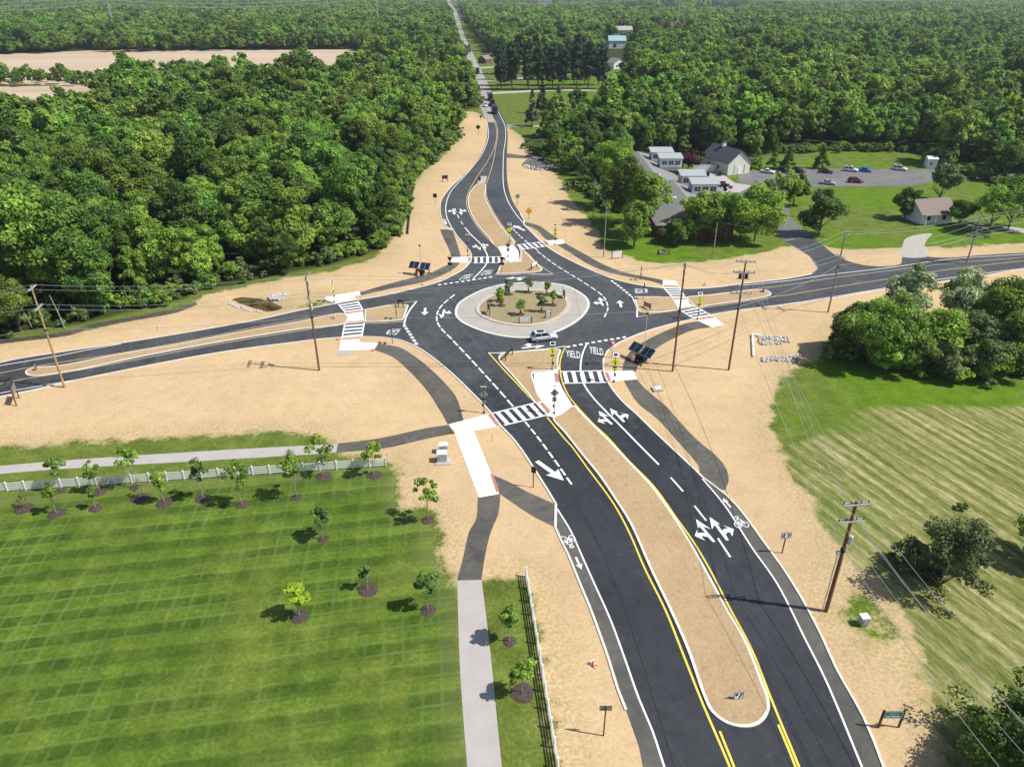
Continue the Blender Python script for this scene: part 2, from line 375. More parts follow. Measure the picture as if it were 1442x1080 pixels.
# ---------------------------------------------------------------- ground: one sheet, kinds of cover told apart by survey masks
STRAW_PX = [(-300,535),(-150,500),(0,483.8),(50,477.5),(110,468.8),(200,447.5),(275,428.8),(282.5,417.5),(330,407),(400,392),(470,381),(530,363),(552,338),
 (570,318),(577,277),(585,262),(592,245),(620,225),(632.5,212.5),(643.7,187.5),(642,165),(648,157),(672,158),(683,168),(700,170),(712,177),(735,193),(742,205),
 (752,213),(770,235),(778,242),(790,255),(800,277.5),(825,305),(840,325),(846,347),(854,353.6),(879,359),(898,367.5),(943,371),(1005.6,367),(1068,357.7),
 (1107.5,346),(1158,346),(1179,351),(1225,352),(1272,348.4),(1302,347),(1340,349.6),(1389,345),(1442,342.4),(1700,325),(1700,395),(1442,425),(1330,440),
 (1250,440),(1195,455),(1165,480),(1148,506),(1129,513),(1100,532.5),(1090,560),(1085,600),(1100,635),(1115.6,665),(1123.6,684),(1147,707.7),(1166,747),
 (1180,775),(1208,797.7),(1245,824),(1272,850.7),(1285,898),(1294.7,935),(1313.5,1010),(1332,1080),(1350,1150),(798,1150),(783,1080),(770,980),(758,900),
 (746,830),(736,812),(715,818),(680,818),(643,817),(630.5,808.7),(620,777),(624,744),(622,738),(611,720),(572,712),(559.5,687),(565,662),(544.6,650),
 (510,641),(474,637),(474.7,622.4),(450,611),(380,607.5),(280,612.4),(187,619.5),(83,622.6),(41.6,630),(0,627),(-150,640),(-300,660)]
LAWN_PX = [(-260,722),(0,700),(300,672),(545,656),(560,664),(560,712),(575,722),(612,745),(614,777),(625,808),(645,822),(649,946),(658,1080),(662,1150),(-400,1150)]
FIELD_PX = [(1900,600),(1442,573),(1250,572),(1200,580),(1180,602),(1080,640),(1100,690),(1150,747),(1190,797),(1250,860),(1280,935),(1320,1080),(1330,1150),(2100,1150)]
TAN_PX = [[(-900,95),(-100,80),(90,75),(105,69),(135,69),(150,74),(510,69),(513,84),(640,100),(640,120),(520,112),(420,112),(200,112),(0,113),(-900,128)],
          [(-500,130),(-30,122.5),(140,121.5),(150,150),(150,178),(0,178),(-500,190)]]
TAN_FAR = [[(970,12),(1030,9),(1050,12),(1050,24),(970,28)],[(870,14),(960,12),(960,22),(870,25)]]
GREEN_FAR = [[(622,-6),(650,-6),(648,22),(640,24),(632,10)]]
NLAWN_PX = [(690,118),(686,100),(700,84),(735,86),(800,120),(880,126),(870,172),(800,180),(770,184),(720,177),(704,150)]
WOOD_L = [(-2500,640),(-600,560),(-150,492),(0,472),(110,457),(200,436),(262,420),(278,409),(320,404),(400,386),(470,373),(530,354),(552,330),(563,285),(580,252),(612,222),
 (630,205),(640,180),(640,160),(668,152),(662,113),(650,77),(640,47),(630,17),(620,-8),(-9000,-8),(-9000,100)]
WOOD_R = [(765,222),(768,192),(795,183),(822,150),(885,132),(900,110),(880,88),(735,84),(698,80),(664,46),(652,20),(645,-8),(12000,-8),(6000,300),(1900,330),(1442,268),
 (1345,238),(1300,212),(1150,208),(1100,214),(1065,222),(1000,224),(960,222),(905,216),(893,250),(885,285),(862,290),(845,282),(822,262),(805,245),(790,234)]
def axis(lo, hi, fine_lo, fine_hi, st):
    a = list(np.arange(fine_lo, fine_hi + st, st)); g = st; x = a[-1]
    while x < hi: g = min(g * 1.35, 600); x += g; a.append(x)
    g = st; x = a[0]; b_ = []
    while x > lo: g = min(g * 1.35, 600); x -= g; b_.append(x)
    return np.array(b_[::-1] + a)
gx = axis(-9000, 9000, -105, 150, 0.8); gy = axis(-400, 12000, 18, 330, 0.8)
GX, GY = np.meshgrid(gx, gy); nx, ny = len(gx), len(gy)
X, Y = GX.ravel(), GY.ravel()
att = {}
st = sdf(PL(STRAW_PX), X, Y)
PATCH = [([(1190,835),(1225,838),(1245,880),(1235,900),(1205,892),(1188,860)], 0), ([(405,432),(430,426),(470,421),(500,424),(470,431),(420,438)], -0.5),
         ([(1050,735),(1062,745),(1060,760),(1048,750)], -9)]
for p, o_ in PATCH: st = np.minimum(st, np.maximum(-(sdf(PL(p), X, Y) * .5 + o_), -.5 if len(p) != 5 else -9))
att['straw'] = st
att['lawn'] = sdf(PL(LAWN_PX), X, Y); att['field'] = sdf(PL(FIELD_PX), X, Y)
att['tan'] = np.max([sdf(PL(p), X, Y) for p in TAN_PX + TAN_FAR], axis=0)
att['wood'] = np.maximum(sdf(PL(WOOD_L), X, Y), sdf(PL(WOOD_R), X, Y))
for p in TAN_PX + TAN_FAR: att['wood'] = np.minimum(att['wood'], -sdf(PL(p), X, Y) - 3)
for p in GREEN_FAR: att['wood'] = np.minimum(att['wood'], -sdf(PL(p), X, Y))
me = bpy.data.meshes.new('ground')
idx = np.arange(nx * ny).reshape(ny, nx)
quads = np.stack([idx[:-1, :-1], idx[:-1, 1:], idx[1:, 1:], idx[1:, :-1]], -1).reshape(-1, 4)
# hollow for the little pond
POND = [(318,418),(340,414),(368,416),(392,424),(405,431),(388,436),(372,438),(352,432),(332,425)]
pd = sdf(PL(POND), X, Y)
Z = -0.9 * np.clip((pd + 1.2) / 3.5, 0, 1) + 0.0
me.vertices.add(nx * ny); me.vertices.foreach_set('co', np.stack([X, Y, Z], -1).ravel())
me.loops.add(len(quads) * 4); me.loops.foreach_set('vertex_index', quads.ravel())
me.polygons.add(len(quads)); me.polygons.foreach_set('loop_start', np.arange(len(quads)) * 4)
me.polygons.foreach_set('loop_total', np.full(len(quads), 4)); me.update()
for k, v in att.items():
    a = me.attributes.new(k, 'FLOAT', 'POINT'); a.data.foreach_set('value', np.clip(v, -30, 30).astype('f'))
m, b = base_mat('ground_cover', 0.95, 0, 0.12); nt = m.node_tree; P = wpos(nt)
def A(n):
    a = nt.nodes.new('ShaderNodeAttribute'); a.attribute_name = n; return a.outputs['Fac']
n_fine = gnoise(nt, 2.6, 4, 0.75, P); n_mid = gnoise(nt, 0.35, 4, 0.62, P); n_big = gnoise(nt, 0.04, 3, 0.55, P)
edge = mth(nt, 'ADD', mth(nt, 'MULTIPLY', mth(nt, 'SUBTRACT', n_mid, 0.5), 5.0), mth(nt, 'MULTIPLY', mth(nt, 'SUBTRACT', n_fine, 0.5), 3.2))
gr = mth(nt, 'ADD', mth(nt, 'MULTIPLY', n_fine, 0.55), mth(nt, 'MULTIPLY', n_mid, 0.45))
grass = ramp(nt, gr, [(0.36, (0.060, 0.088, 0.014)), (0.52, (0.125, 0.165, 0.028)), (0.66, (0.22, 0.25, 0.055))])
dirt = (0.22, 0.19, 0.09)
# mown stripes of the big lawn: two passes, directions measured on the ground
def line_dir(a, b_):
    p, q = G(*a), G(*b_); return atan2(q[1] - p[1], q[0] - p[0])
dA = line_dir((0, 752), (300, 723)); dB = line_dir((481.7, 744), (468, 840))
sep = nt.nodes.new('ShaderNodeSeparateXYZ'); nt.links.new(P, sep.inputs[0])
wob = mth(nt, 'ADD', mth(nt, 'MULTIPLY', mth(nt, 'SUBTRACT', gnoise(nt, 0.05, 2, 0.5, P), 0.5), 2.0), mth(nt, 'MULTIPLY', mth(nt, 'SUBTRACT', n_mid, 0.5), 1.3))
def stripes(ang, period, sharp=1.0, duty=0.0):
    d = mth(nt, 'ADD', mth(nt, 'MULTIPLY', sep.outputs[0], -sin(ang) * 2 * pi / period), mth(nt, 'MULTIPLY', sep.outputs[1], cos(ang) * 2 * pi / period))
    return mth(nt, 'SINE', mth(nt, 'ADD', d, wob))
sA = stripes(dA, 3.1); sB = stripes(dB, 3.5); lA = stripes(dA + 0.01, 1.55); lB = stripes(dB, 1.75)
lawn = ramp(nt, gr, [(0.36, (0.029, 0.062, 0.008)), (0.52, (0.057, 0.102, 0.012)), (0.66, (0.105, 0.160, 0.024))])
band = mth(nt, 'ADD', mth(nt, 'MULTIPLY', smooth(nt, sA, -0.5, 0.5), 0.78), mth(nt, 'MULTIPLY', smooth(nt, sB, -0.3, 0.6), 0.22))
lawn = mixc(nt, mth(nt, 'MULTIPLY', band, 0.9), lawn, mixc(nt, 1.0, lawn, (1.85, 1.65, 1.5), 'MULTIPLY'))
thin = mth(nt, 'ADD', smooth(nt, lA, 0.72, 1.0), mth(nt, 'MULTIPLY', smooth(nt, lB, 0.70, 1.0), 0.7), clamp=True)
thin = mth(nt, 'MULTIPLY', thin, smooth(nt, gnoise(nt, 0.12, 3, 0.6, P), 0.35, 0.65))
lawn = mixc(nt, mth(nt, 'MULTIPLY', thin, 0.5), lawn, (0.165, 0.235, 0.065))
yel = smooth(nt, gnoise(nt, 0.07, 4, 0.65, P, 0.6), 0.46, 0.68)
lawn = mixc(nt, mth(nt, 'MULTIPLY', yel, 0.55), lawn, ramp(nt, gr, [(0.4, (0.11, 0.145, 0.018)), (0.62, (0.21, 0.235, 0.05))]))
nearw = mth(nt, 'MULTIPLY', smooth(nt, mth(nt, 'ADD', A('lawn'), edge), 3.0, 0.5), 0.22)
lawn = mixc(nt, nearw, lawn, (0.24, 0.23, 0.10))
# the half dry mown field on the right: windrows running away from the road
dF = line_dir((1224, 660), (1351, 747))
fs = gnoise(nt, 1.0, 4, 0.72, mapped(nt, P, dF, (0.06, 0.95, 1)), 0.0)
fcl = gnoise(nt, 1.3, 4, 0.8, mapped(nt, P, dF, (0.5, 1.3, 1)))
fg = ramp(nt, mth(nt, 'ADD', mth(nt, 'MULTIPLY', fs, 0.55), mth(nt, 'MULTIPLY', fcl, 0.45)), [(0.34, (0.085, 0.115, 0.018)), (0.45, (0.155, 0.175, 0.042)), (0.52, (0.27, 0.25, 0.10)), (0.62, (0.48, 0.415, 0.24))])
fg = mixc(nt, mth(nt, 'MULTIPLY', smooth(nt, gnoise(nt, 0.035, 3, 0.5, P), 0.52, 0.68), 0.7), fg, ramp(nt, gr, [(0.38, (0.07, 0.13, 0.010)), (0.6, (0.14, 0.21, 0.022))]))
stripeF = mth(nt, 'ADD', stripes(dF, 1.9), mth(nt, 'MULTIPLY', mth(nt, 'SUBTRACT', fcl, 0.5), 3.0))
fg = mixc(nt, mth(nt, 'MULTIPLY', smooth(nt, stripeF, -0.5, 0.6), 0.75), fg, mixc(nt, 1.0, fg, (0.62, 0.72, 0.5), 'MULTIPLY'))
lush = ramp(nt, gr, [(0.36, (0.055, 0.115, 0.006)), (0.52, (0.105, 0.19, 0.009)), (0.66, (0.155, 0.245, 0.016))])
lushw = mth(nt, 'MULTIPLY', smooth(nt, sep.outputs[0], 10, 30), smooth(nt, n_big, 0.62, 0.40))
col = mixc(nt, lushw, grass, lush)
col = mixc(nt, smooth(nt, mth(nt, 'ADD', A('lawn'), mth(nt, 'MULTIPLY', edge, 0.4)), -0.6, 0.6), col, lawn)
col = mixc(nt, smooth(nt, mth(nt, 'ADD', A('field'), mth(nt, 'MULTIPLY', edge, 0.5)), -1.0, 1.0), col, fg)
tanc = ramp(nt, gnoise(nt, 0.02, 4, 0.6, mapped(nt, P, 0.1, (0.2, 2, 1))), [(0.35, (0.44, 0.34, 0.235)), (0.65, (0.56, 0.44, 0.32))])
col = mixc(nt, smooth(nt, A('tan'), -1.0, 1.0), col, tanc)
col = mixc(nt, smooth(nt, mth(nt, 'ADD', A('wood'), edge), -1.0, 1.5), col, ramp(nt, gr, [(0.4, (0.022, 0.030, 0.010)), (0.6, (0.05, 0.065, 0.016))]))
se = mth(nt, 'ADD', A('straw'), edge)
sm = smooth(nt, se, -0.7, 0.5)
# thin straw with grass coming through near its edge
thru = mth(nt, 'MULTIPLY', smooth(nt, se, 6.5, 0.0), smooth(nt, n_fine, 0.44, 0.60))
sc = mixc(nt, mth(nt, 'MULTIPLY', thru, 0.55), straw_color(nt, P, 1.0), (0.20, 0.21, 0.07))
col = mixc(nt, sm, col, sc)
nt.links.new(col, b.inputs['Base Color'])
bump(m, b, mth(nt, 'ADD', mth(nt, 'MULTIPLY', n_fine, 0.7), mth(nt, 'MULTIPLY', n_mid, 0.6)), 0.55, 0.14)
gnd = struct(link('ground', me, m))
sheet('pond_water', catmull(PL(POND), 1, True), -0.45, 'pond_water')['kind'] = 'structure'

# ---------------------------------------------------------------- roads
Wn = [(-120,548),(0,510.8),(85,496),(160,485),(250,470.5),(360,451),(420,437.8),(473,427.8),(504.5,422.5),(540,416.5),(584.5,406.3),(619.4,396.7),(636,388.8),(651.4,380.3),(660,372),(664,364),(662.5,356),(656,347),(641.7,330),(637,322)]
Nw = [(626,317.5),(621,305),(620,290),(622.5,280),(635,263.7),(660,241),(674,222.5),(682,207.5),(686,192.5),(685.8,171)]
Ne = [(712,171),(715,190),(714,212),(713.5,240),(715.5,262),(722,284),(732.5,301),(738,311),(738,317),(745,323.7),(758,337),(769,346.7),(785.8,357.8),(809,370),(837,382.8),(858,391),(878.9,397.4),(901,402),(932.8,406),(968,407),(1005.6,405),(1047,399.6),(1109.6,392.4),(1143,386)]
Nr = [(1151.7,378.5),(1150,371),(1140,361),(1124,350),(1105,340)]
Nr2 = [(1140,333),(1158,345),(1176,359),(1196,368.5),(1220,374),(1249,375.2),(1268,372),(1272,361),(1287.7,359),(1310,362),(1333.5,363),(1388.8,359),(1442,356),(1600,345)]
Es = [(1600,366),(1442,379.7),(1388.8,388),(1220,412),(1186.6,418),(1138.5,425.4),(1078,432.6),(1036.8,437.8),(995,445),(976.5,449.5),(943,457.3),(912,466.3),(890,474.5),(866,486),(855,495),(850,505),(849.6,517),(852,530),(858,542),(869.6,558),(883,571.9),(897.8,585),(920,606.7),(953,637.8),(980,663)]
Es2 = [(989,672),(1023,697.8),(1037.8,713),(1055.6,735.6),(1073,760),(1100,797),(1128.9,842.8),(1158,898.4),(1178,942.7),(1215.8,1010),(1244,1080),(1268,1150)]
Sw = [(915,1150),(908,1085),(900,1052),(882,1001)]
Sw2 = [(881.7,1000),(870.5,971.7),(856.7,927),(844,891),(831.7,857.8),(817.8,824.4),(799.7,780),(790.5,761.7),(782,742.4)]
Sw3 = [(782.8,709.8),(771,690),(749.8,656.8),(734.5,633.4),(720,615),(705,599.7),(692.7,583),(681.5,570.5),(669.6,558.5),(654.8,543.7),(640,529.5),(617.8,510.5),(595.5,494),(580,485.5),(562,479),(540,475.6),(509,474.4),(482,475.5),(451,477.8),(415.5,482.2),(340,492),(275,502.5),(190,518.8),(92.5,538.8),(45,550),(0,559),(-120,588)]
seg = [catmull(PL(s), 1.5) for s in (Wn, Nw, Ne, Nr, Nr2, Es, Es2, Sw, Sw2, Sw3)]
outline = [p for s in seg for p in s]
struct(sheet('road', outline, 0.010, 'asphalt_new'))
# old pale concrete road to the north, new lane widening beside it
oldl = [(679.7,160),(668,113),(656.4,76.6),(646.4,46.6),(637.5,18),(628,2),(623,-8)]; oldr = [(640,-8),(634,2),(644,18),(653,46.6),(666.4,76.6),(679.7,103),(690,126),(696,150),(697,173)]
old = catmull(PL([(686.5,172.5)] + oldl), 3) + catmull(PL(oldr), 3)
struct(sheet('old_road', old, 0.014, 'concrete_road'))
struct(sheet('widened_lane', catmull(PL([(713,174),(709,166),(701,152),(691,132)]), 2) + catmull(PL([(684,129),(690,150),(696,172)]), 2), 0.018, 'asphalt_new'))
# paler weathered cycle lanes at the road edges
def lane_strip(name, a, b_, mat, z): return struct(sheet(name, catmull(PL(a), 1.2) + catmull(PL(b_), 1.2), z, mat))
lane_strip('cycle_lane', [(989,672),(1023,697.8),(1037.8,713),(1055.6,735.6),(1073,760),(1100,797),(1128.9,842.8),(1158,898.4),(1178,942.7),(1215.8,1010),(1244,1080),(1268,1150)],
           [(1240,1150),(1214,1080),(1163,957.7),(1134,900),(1094.4,821.6),(1060,772.6),(1020,711),(990,675.6)], 'asphalt_shoulder', 0.0145)
lane_strip('cycle_lane', [(782.8,709.8),(782,742.4),(790.5,761.7),(799.7,780),(817.8,824.4),(844,891),(870.5,971.7),(882,1001),(900,1052),(915,1150)],
           [(962,1150),(935.7,1080),(900,984),(878.9,924.4),(859.4,871.7),(834.4,816),(818.4,780),(803.8,747.5),(784.4,716)], 'asphalt_shoulder', 0.0145)
lane_strip('cycle_lane', [(626,317.5),(621,305),(620,290),(622.5,280),(635,263.7),(660,241),(674,222.5),(682,207.5),(686,192.5),(685.8,171)],
           [(687,172.5),(688,190),(684.5,205),(675.5,222.5),(655,247.5),(635,270),(627.5,290),(628.7,305),(637,322)], 'asphalt_shoulder', 0.0145)
# church drive, gravel drive, car park
struct(sheet('church_drive', PL([(1160,349),(1176,359),(1152,379),(1140,361),(1105,340),(1094,322),(1092,306),(1080,300),(1078,292),(1010,285),(1005,262),(1040,258),(1085,262),(1110,280),(1112,305),(1130,322)]), 0.006, 'asphalt_old'))
struct(sheet('car_park', PL([(1040,243),(1090,238),(1180,238),(1320,239),(1345,232),(1400,232),(1442,240),(1600,250),(1600,272),(1442,258),(1360,250),(1330,254),(1285,262),(1165,263),(1118,264),(1085,266),(1040,262)]), 0.022, 'asphalt_old'))
struct(sheet('gravel_drive', catmull(PL([(1270,362),(1271,346),(1276,336),(1290,331),(1312,329),(1306,337),(1302,346),(1305,362)]), 1, True), 0.0165, 'gravel'))
struct(sheet('gravel_drive', PL([(1410,318),(1442,322),(1600,330),(1600,338),(1442,328),(1420,327)]), 0.006, 'gravel'))
struct(sheet('concrete_yard', PL([(985,240),(1010,240),(1035,258),(1060,262),(1040,272),(1000,270),(990,256)]), 0.026, 'concrete_path'))
for q in ([(692,130),(790,125),(840,126),(840,128.5),(790,128),(693,133)], [(683,112),(760,109),(760,111),(684,114.5)], [(675,95),(708,93.5),(708,95),(676,97)],
          [(712,175.5),(745,177),(790,176),(830,174),(830,176),(790,178.5),(745,179),(713,178.5)]):
    struct(sheet('farm_drive', PL(q), 0.006, 'gravel'))
struct(sheet('side_drive', PL([(712,216),(745,220),(760,226),(745,224),(713,222.5)]), 0.006, 'asphalt_path'))

# multi-use paths
def path(name, a, b_, mat='asphalt_path', z=0.006): return struct(sheet(name, catmull(PL(a), 1) + catmull(PL(b_), 1), z, mat))
path('path', [(620,323),(622,330),(632.5,352.5),(636,364),(633,371),(620.8,377.5),(600,387),(580,391.5),(540,402),(506,412)], [(508,416),(549,407),(595.5,397.5),(620.8,388.6),(638.9,378.8),(647,371),(648.7,362),(645,347.5),(637.5,324.5)])
path('path', [(738.7,312.5),(757.5,317.5),(775,329),(795.6,342.5),(823,357.8),(851,373),(878.9,383.5),(920,391.8),(934,394.8)], [(934,402),(920,397),(885.8,390.2),(858,384),(830,373),(809.4,360.5),(787,346.5),(767.5,336),(755,323.7),(738.7,316.5)], z=0.0065)
path('path', [(990,451.5),(968,455),(949.5,461),(922.4,473),(901.6,484.5),(890,493),(882,502),(878,512),(876,523)], [(896,523),(899.5,512),(914,498),(928.6,487.7),(951.5,475.2),(976.5,465),(1003,460.7)], z=0.007)
path('path', [(877,534),(886,549.6),(897.8,567.4),(926.7,591),(953,620),(984.4,657.8),(986,671),(1000,683)], [(1011,689),(1021,690),(1026,678),(1023,660),(1008.9,642),(980,617.8),(953,589),(940,574),(908,546.7),(896,533)], z=0.0075)
path('path', [(532,484),(562,489),(584.5,502),(606.7,520),(629,542),(642.8,560),(653,592)], [(630.6,598),(622,582),(617.8,575.5),(602,551),(575.5,522),(551,502),(526,492.5)], z=0.008)
path('path', [(476,624.4),(532,617.4),(600,603),(633,598)], [(641,610),(600,618),(542,631),(473.5,637.4)], z=0.0085)
path('path', [(691.7,668),(714,677),(742.6,692.4),(782,709.8)], [(782,742.4),(750.8,727),(726,710.8),(703,695)], z=0.009)
path('path', [(673,699),(670,733),(661,747.5),(652,785),(643.5,817.5)], [(678,817),(683,783),(691.7,747.5),(702,723),(704.5,695)], z=0.0095)
path('concrete_path', [(643.7,817),(648,946.7),(658,1080),(664,1160)], [(716,1160),(706.7,1080),(690,913),(678.2,816.5)], 'concrete_path', 0.0115)
path('concrete_path', [(-260,688),(0,656),(300,634.5),(430,627.4),(476,624.6)], [(473.5,637),(434.8,640),(300,648),(0,667.4),(-260,700)], 'concrete_path', 0.012)
# white new concrete ramps and refuges
def pad(pxs, mat='concrete_white', z=0.035, name='concrete_ramp'):
    mb = MB(); mb.prism(PL(pxs), 0.0, z); return struct(mb.obj(name, mat))
pad([(457.8,418.9),(505.5,410),(508,415.5),(497.5,417.8),(503,422.8),(475.5,427.6),(461,424)])
pad([(480.5,476.2),(508.5,475),(505,482),(533,483.3),(526.7,492.5),(477.8,493.6)])
pad([(477,493.7),(496,493.4),(492,500),(474,500)], 'concrete_path')
pad([(633.5,362.6),(664,362),(663.5,370),(636,369.8)])
pad([(765.5,339.7),(792,337.4),(796.5,342.8),(771.5,346.2)])
pad([(933.8,394.3),(951.5,396),(957.5,404.8),(933,403)])
pad([(978,449.5),(1005,446.2),(1019.5,457.5),(1002,461)])
pad([(850.3,523.2),(891,522),(897.5,534.2),(857,537.6)])
pad([(631.6,597.7),(691,582.6),(706.5,599.5),(667,606.5),(702.9,695.5),(674.4,700.6),(639.7,609)], z=0.037)

# sawn joints across the long white ramp and the refuges
mb = MB()
for a, b_ in (((645,620),(671.5,617)), ((651,636),(678,632.5)), ((657,652),(685,649)), ((663,669),(691.5,665)), ((669,685),(697.5,680)), ((652,604),(648,594)), ((671,605),(667,588.5)), ((758,545),(790,541)), ((763,560),(796,556)), ((869,536.5),(866,523.5)), ((882,535.5),(878,523)), ((646,369.5),(646.5,362.8)), ((655,369.7),(655.5,362.8))):
    ribbon(mb, PL([a, b_]), .035, .064 if 755 < a[0] < 800 else .041)
struct(mb.obj('ramp_joints', 'stone'))
# kerbs along the outer road edges
mb = MB()
for s, w in ((seg[0], .34), (seg[1][:36], .30), (seg[5], .34), (seg[6], .30), (seg[8], .32), (seg[9], .34)):
    kerb(mb, s, w * .72, 0.0, 0.10)
kerb(mb, catmull(PL([(636.5,323),(633,324),(626,317.5)]), 1), .3, 0, .1); kerb(mb, catmull(PL(Ne[6:]), 1.5), .34, 0, .1)
kerb(mb, catmull(PL([(980,663),(989,672)]), 1), .3, 0, .1); kerb(mb, PL([(782,742.4),(782.8,709.8)]), .3, 0, .1)
struct(mb.obj('kerb', 'concrete_kerb'))
# raised medians and splitter islands: kerb ring + straw top
def island(pxs, h=0.13, kw=0.27, mat='straw_median', closed_pts=None, kmat='concrete_kerb', sm=True):
    pts = closed_pts or (catmull(PL(pxs), 0.4, True) if sm else PL(pxs)); n = len(pts)
    a = sum(pts[i][0] * pts[(i + 1) % n][1] - pts[(i + 1) % n][0] * pts[i][1] for i in range(n))
    if a < 0: pts = pts[::-1]
    mb = MB(); kerb(mb, offset_line(pts, kw / 2, True), kw, 0.0, h, True); struct(mb.obj('island_kerb', kmat))
    mb = MB(); mb.prism(offset_line(pts, kw * 0.9, True), 0.0, h - 0.012); struct(mb.obj('traffic_island', mat))
# south: long median up to the crossing, then splitter tip
island([(805.5,573),(795,583)] if 0 else [(808,571.5),(819,582),(837,600),(853,615.6),(886.7,651),(920,686.7),(953,733),(975.6,769),(993,800),(1026,860),(1050,901.4),(1073,957.7),(1083.5,987.8),(1082,1004.7),(1069,1019.8),(1050,1024.7),(1024,1019.8),(1001.5,1002.9),(990,980),(967.7,916.4),(943,860),(914.4,800),(886.7,737.8),(864.4,702),(842,669),(820,642),(795.6,611),(778.5,589),(790,583)])
island([(703,509),(702,503),(706,498.5),(720,496.3),(750,494),(780,492.3),(788,492),(790,494),(787.5,502),(786,512),(786,521),(751.5,525),(753.5,540),(758,555),(764,566),(755.6,569.6),(743.7,556),(720,528)])
pad([(751.5,525),(786,521.5),(787,537),(793,550),(806,571),(780,588),(770.5,586),(755.6,569.6),(764,566),(757,553),(752.5,538)], z=0.06)
# west
island([(513.5,437),(545,431),(572,429.5),(575.5,430.5),(573,438),(569.5,448),(566,451.5),(540,453.5),(513.5,454)], sm=False)
island([(486,442.3),(420,453.5),(340,467.6),(250,485),(150,502.5),(85,515),(50,518),(38,521.5),(35.5,526),(43,530),(85,526),(200,502.5),(300,483.8),(360,473.8),(420,464.5),(485.5,456)])
pad([(487,442),(511,438),(513,453.8),(487,456)], z=0.05)
# north
island([(676,259),(672,260),(661,272.5),(658.7,285),(662.5,300),(672.5,317.5),(687.5,335),(700,348),(722,345.5),(725,342.5),(715,330),(700,310),(690,292.5),(683.7,277.5),(682.5,260)])
island([(708,370.5),(732.5,369.5),(733,355),(729,347),(740,355),(755,371),(764,378.7),(762,382.3),(750,384.5),(720,385.8),(700,386),(703,377)], sm=False)
pad([(701,348.5),(724,346),(730,354),(732,368.5),(708.5,369.5),(707,358)], z=0.05)
struct(sheet('concrete_yard', PL([(677,248.5),(686,248.5),(683.5,258.5),(671.5,258.5)]), 0.03, 'concrete_path'))
# east
island([(893.5,418.5),(947,418.8),(957,436.3),(935,439.8),(912,441.5),(902,440.5),(897,436),(895,428)], sm=False)
island([(966.5,419.3),(1000,416),(1050,409.6),(1076,408.5),(1084,411.5),(1086,415.5),(1080,418),(1040,425),(1000,430.5),(981,433.5),(973,427)])
pad([(947.5,419.8),(965.5,419.5),(972,428),(979,433),(957.5,436)], z=0.05)
# red-brown tactile warning panels
for q in ([(681,570),(693,582.5),(706,598.5),(699.5,600.5),(687,584.5)][1:] + [], [(759.5,568.5),(764,566.5),(776.5,580),(771,582)], [(780,526),(785.5,525.5),(788,538),(782,539)],
          [(850.5,525),(856,524.5),(861,536),(853.5,536.5)], [(659.5,363),(663.5,363),(663,369.3),(659.5,369.3)], [(708,362.5),(712,362.5),(712.5,368.5),(709,368.5)],
          [(690.5,668),(694,667),(703,692),(699,693.5)], [(765.5,340.2),(769,339.8),(774.5,345),(771.5,345.7)], [(478,425.8),(502,421.7),(503,423),(477,427)],
          [(481,476.8),(508,475.4),(507.5,477.4),(480.5,478.6)], [(488,440.5),(510.5,437.2),(511.3,439),(488,442.5)], [(488,453.5),(512.5,451.5),(512.5,453.3),(488,455.3)],
          [(934.5,401.5),(955,402.8),(956.5,404.5),(934,403)], [(948,420.5),(965,420.3),(966.5,422),(949,422.3)], [(956,434.5),(976,431.7),(978,433),(957,436)], [(981,449.5),(1004,446.3),(1006,448),(983,451)]):
    mb = MB(); mb.prism(PL(q), 0.0, 0.068); struct(mb.obj('tactile_panel', 'warning_brick'))

# central island: sloped concrete apron and planted centre
APRON = [(641.2,445.3),(641,436),(645.8,427),(662.5,416),(683,407),(711,400.3),(738.9,398.3),(765,398),(795.6,402),(812,409),(826,418.9),(830.5,428),(827.5,438),(816,450.8),(798,462),(775,471),(738.9,476.5),(711,474.8),(683,468.5),(662.5,460.9),(648.6,453.5)]
ap = catmull(PL(APRON), 1, True)
cxy = (sum(p[0] for p in ap) / len(ap), sum(p[1] for p in ap) / len(ap))
INNER = [(671,441),(671,432),(680,423),(697,414.5),(715,410.5),(740,408.7),(765,409.3),(785,413),(798,420),(803.5,428),(800,438),(788,448.5),(770,456),(748,460),(725,459.8),(702,456),(683,449.5)]
inn = catmull(PL(INNER), 1, True)
island(None, h=0.11, kw=0.45, mat='concrete_apron', closed_pts=ap, kmat='concrete_kerb')
island(None, h=0.24, kw=0.75, mat='straw_island', closed_pts=inn, kmat='concrete_apron_edge')
mb = MB()
for k in range(26):
    a = 2 * pi * k / 26 + 0.1
    def hit(ring):
        return min(ring, key=lambda p: abs((atan2(p[1] - cxy[1], p[0] - cxy[0]) - a + pi) % (2 * pi) - pi))
    p, q = hit(inn), hit(ap); p = (p[0] + (q[0] - p[0]) * .02, p[1] + (q[1] - p[1]) * .02); q = (q[0] - (q[0] - p[0]) * .1, q[1] - (q[1] - p[1]) * .1)
    ribbon(mb, [p, q], 0.05, 0.103)
struct(mb.obj('apron_joints', 'stone'))

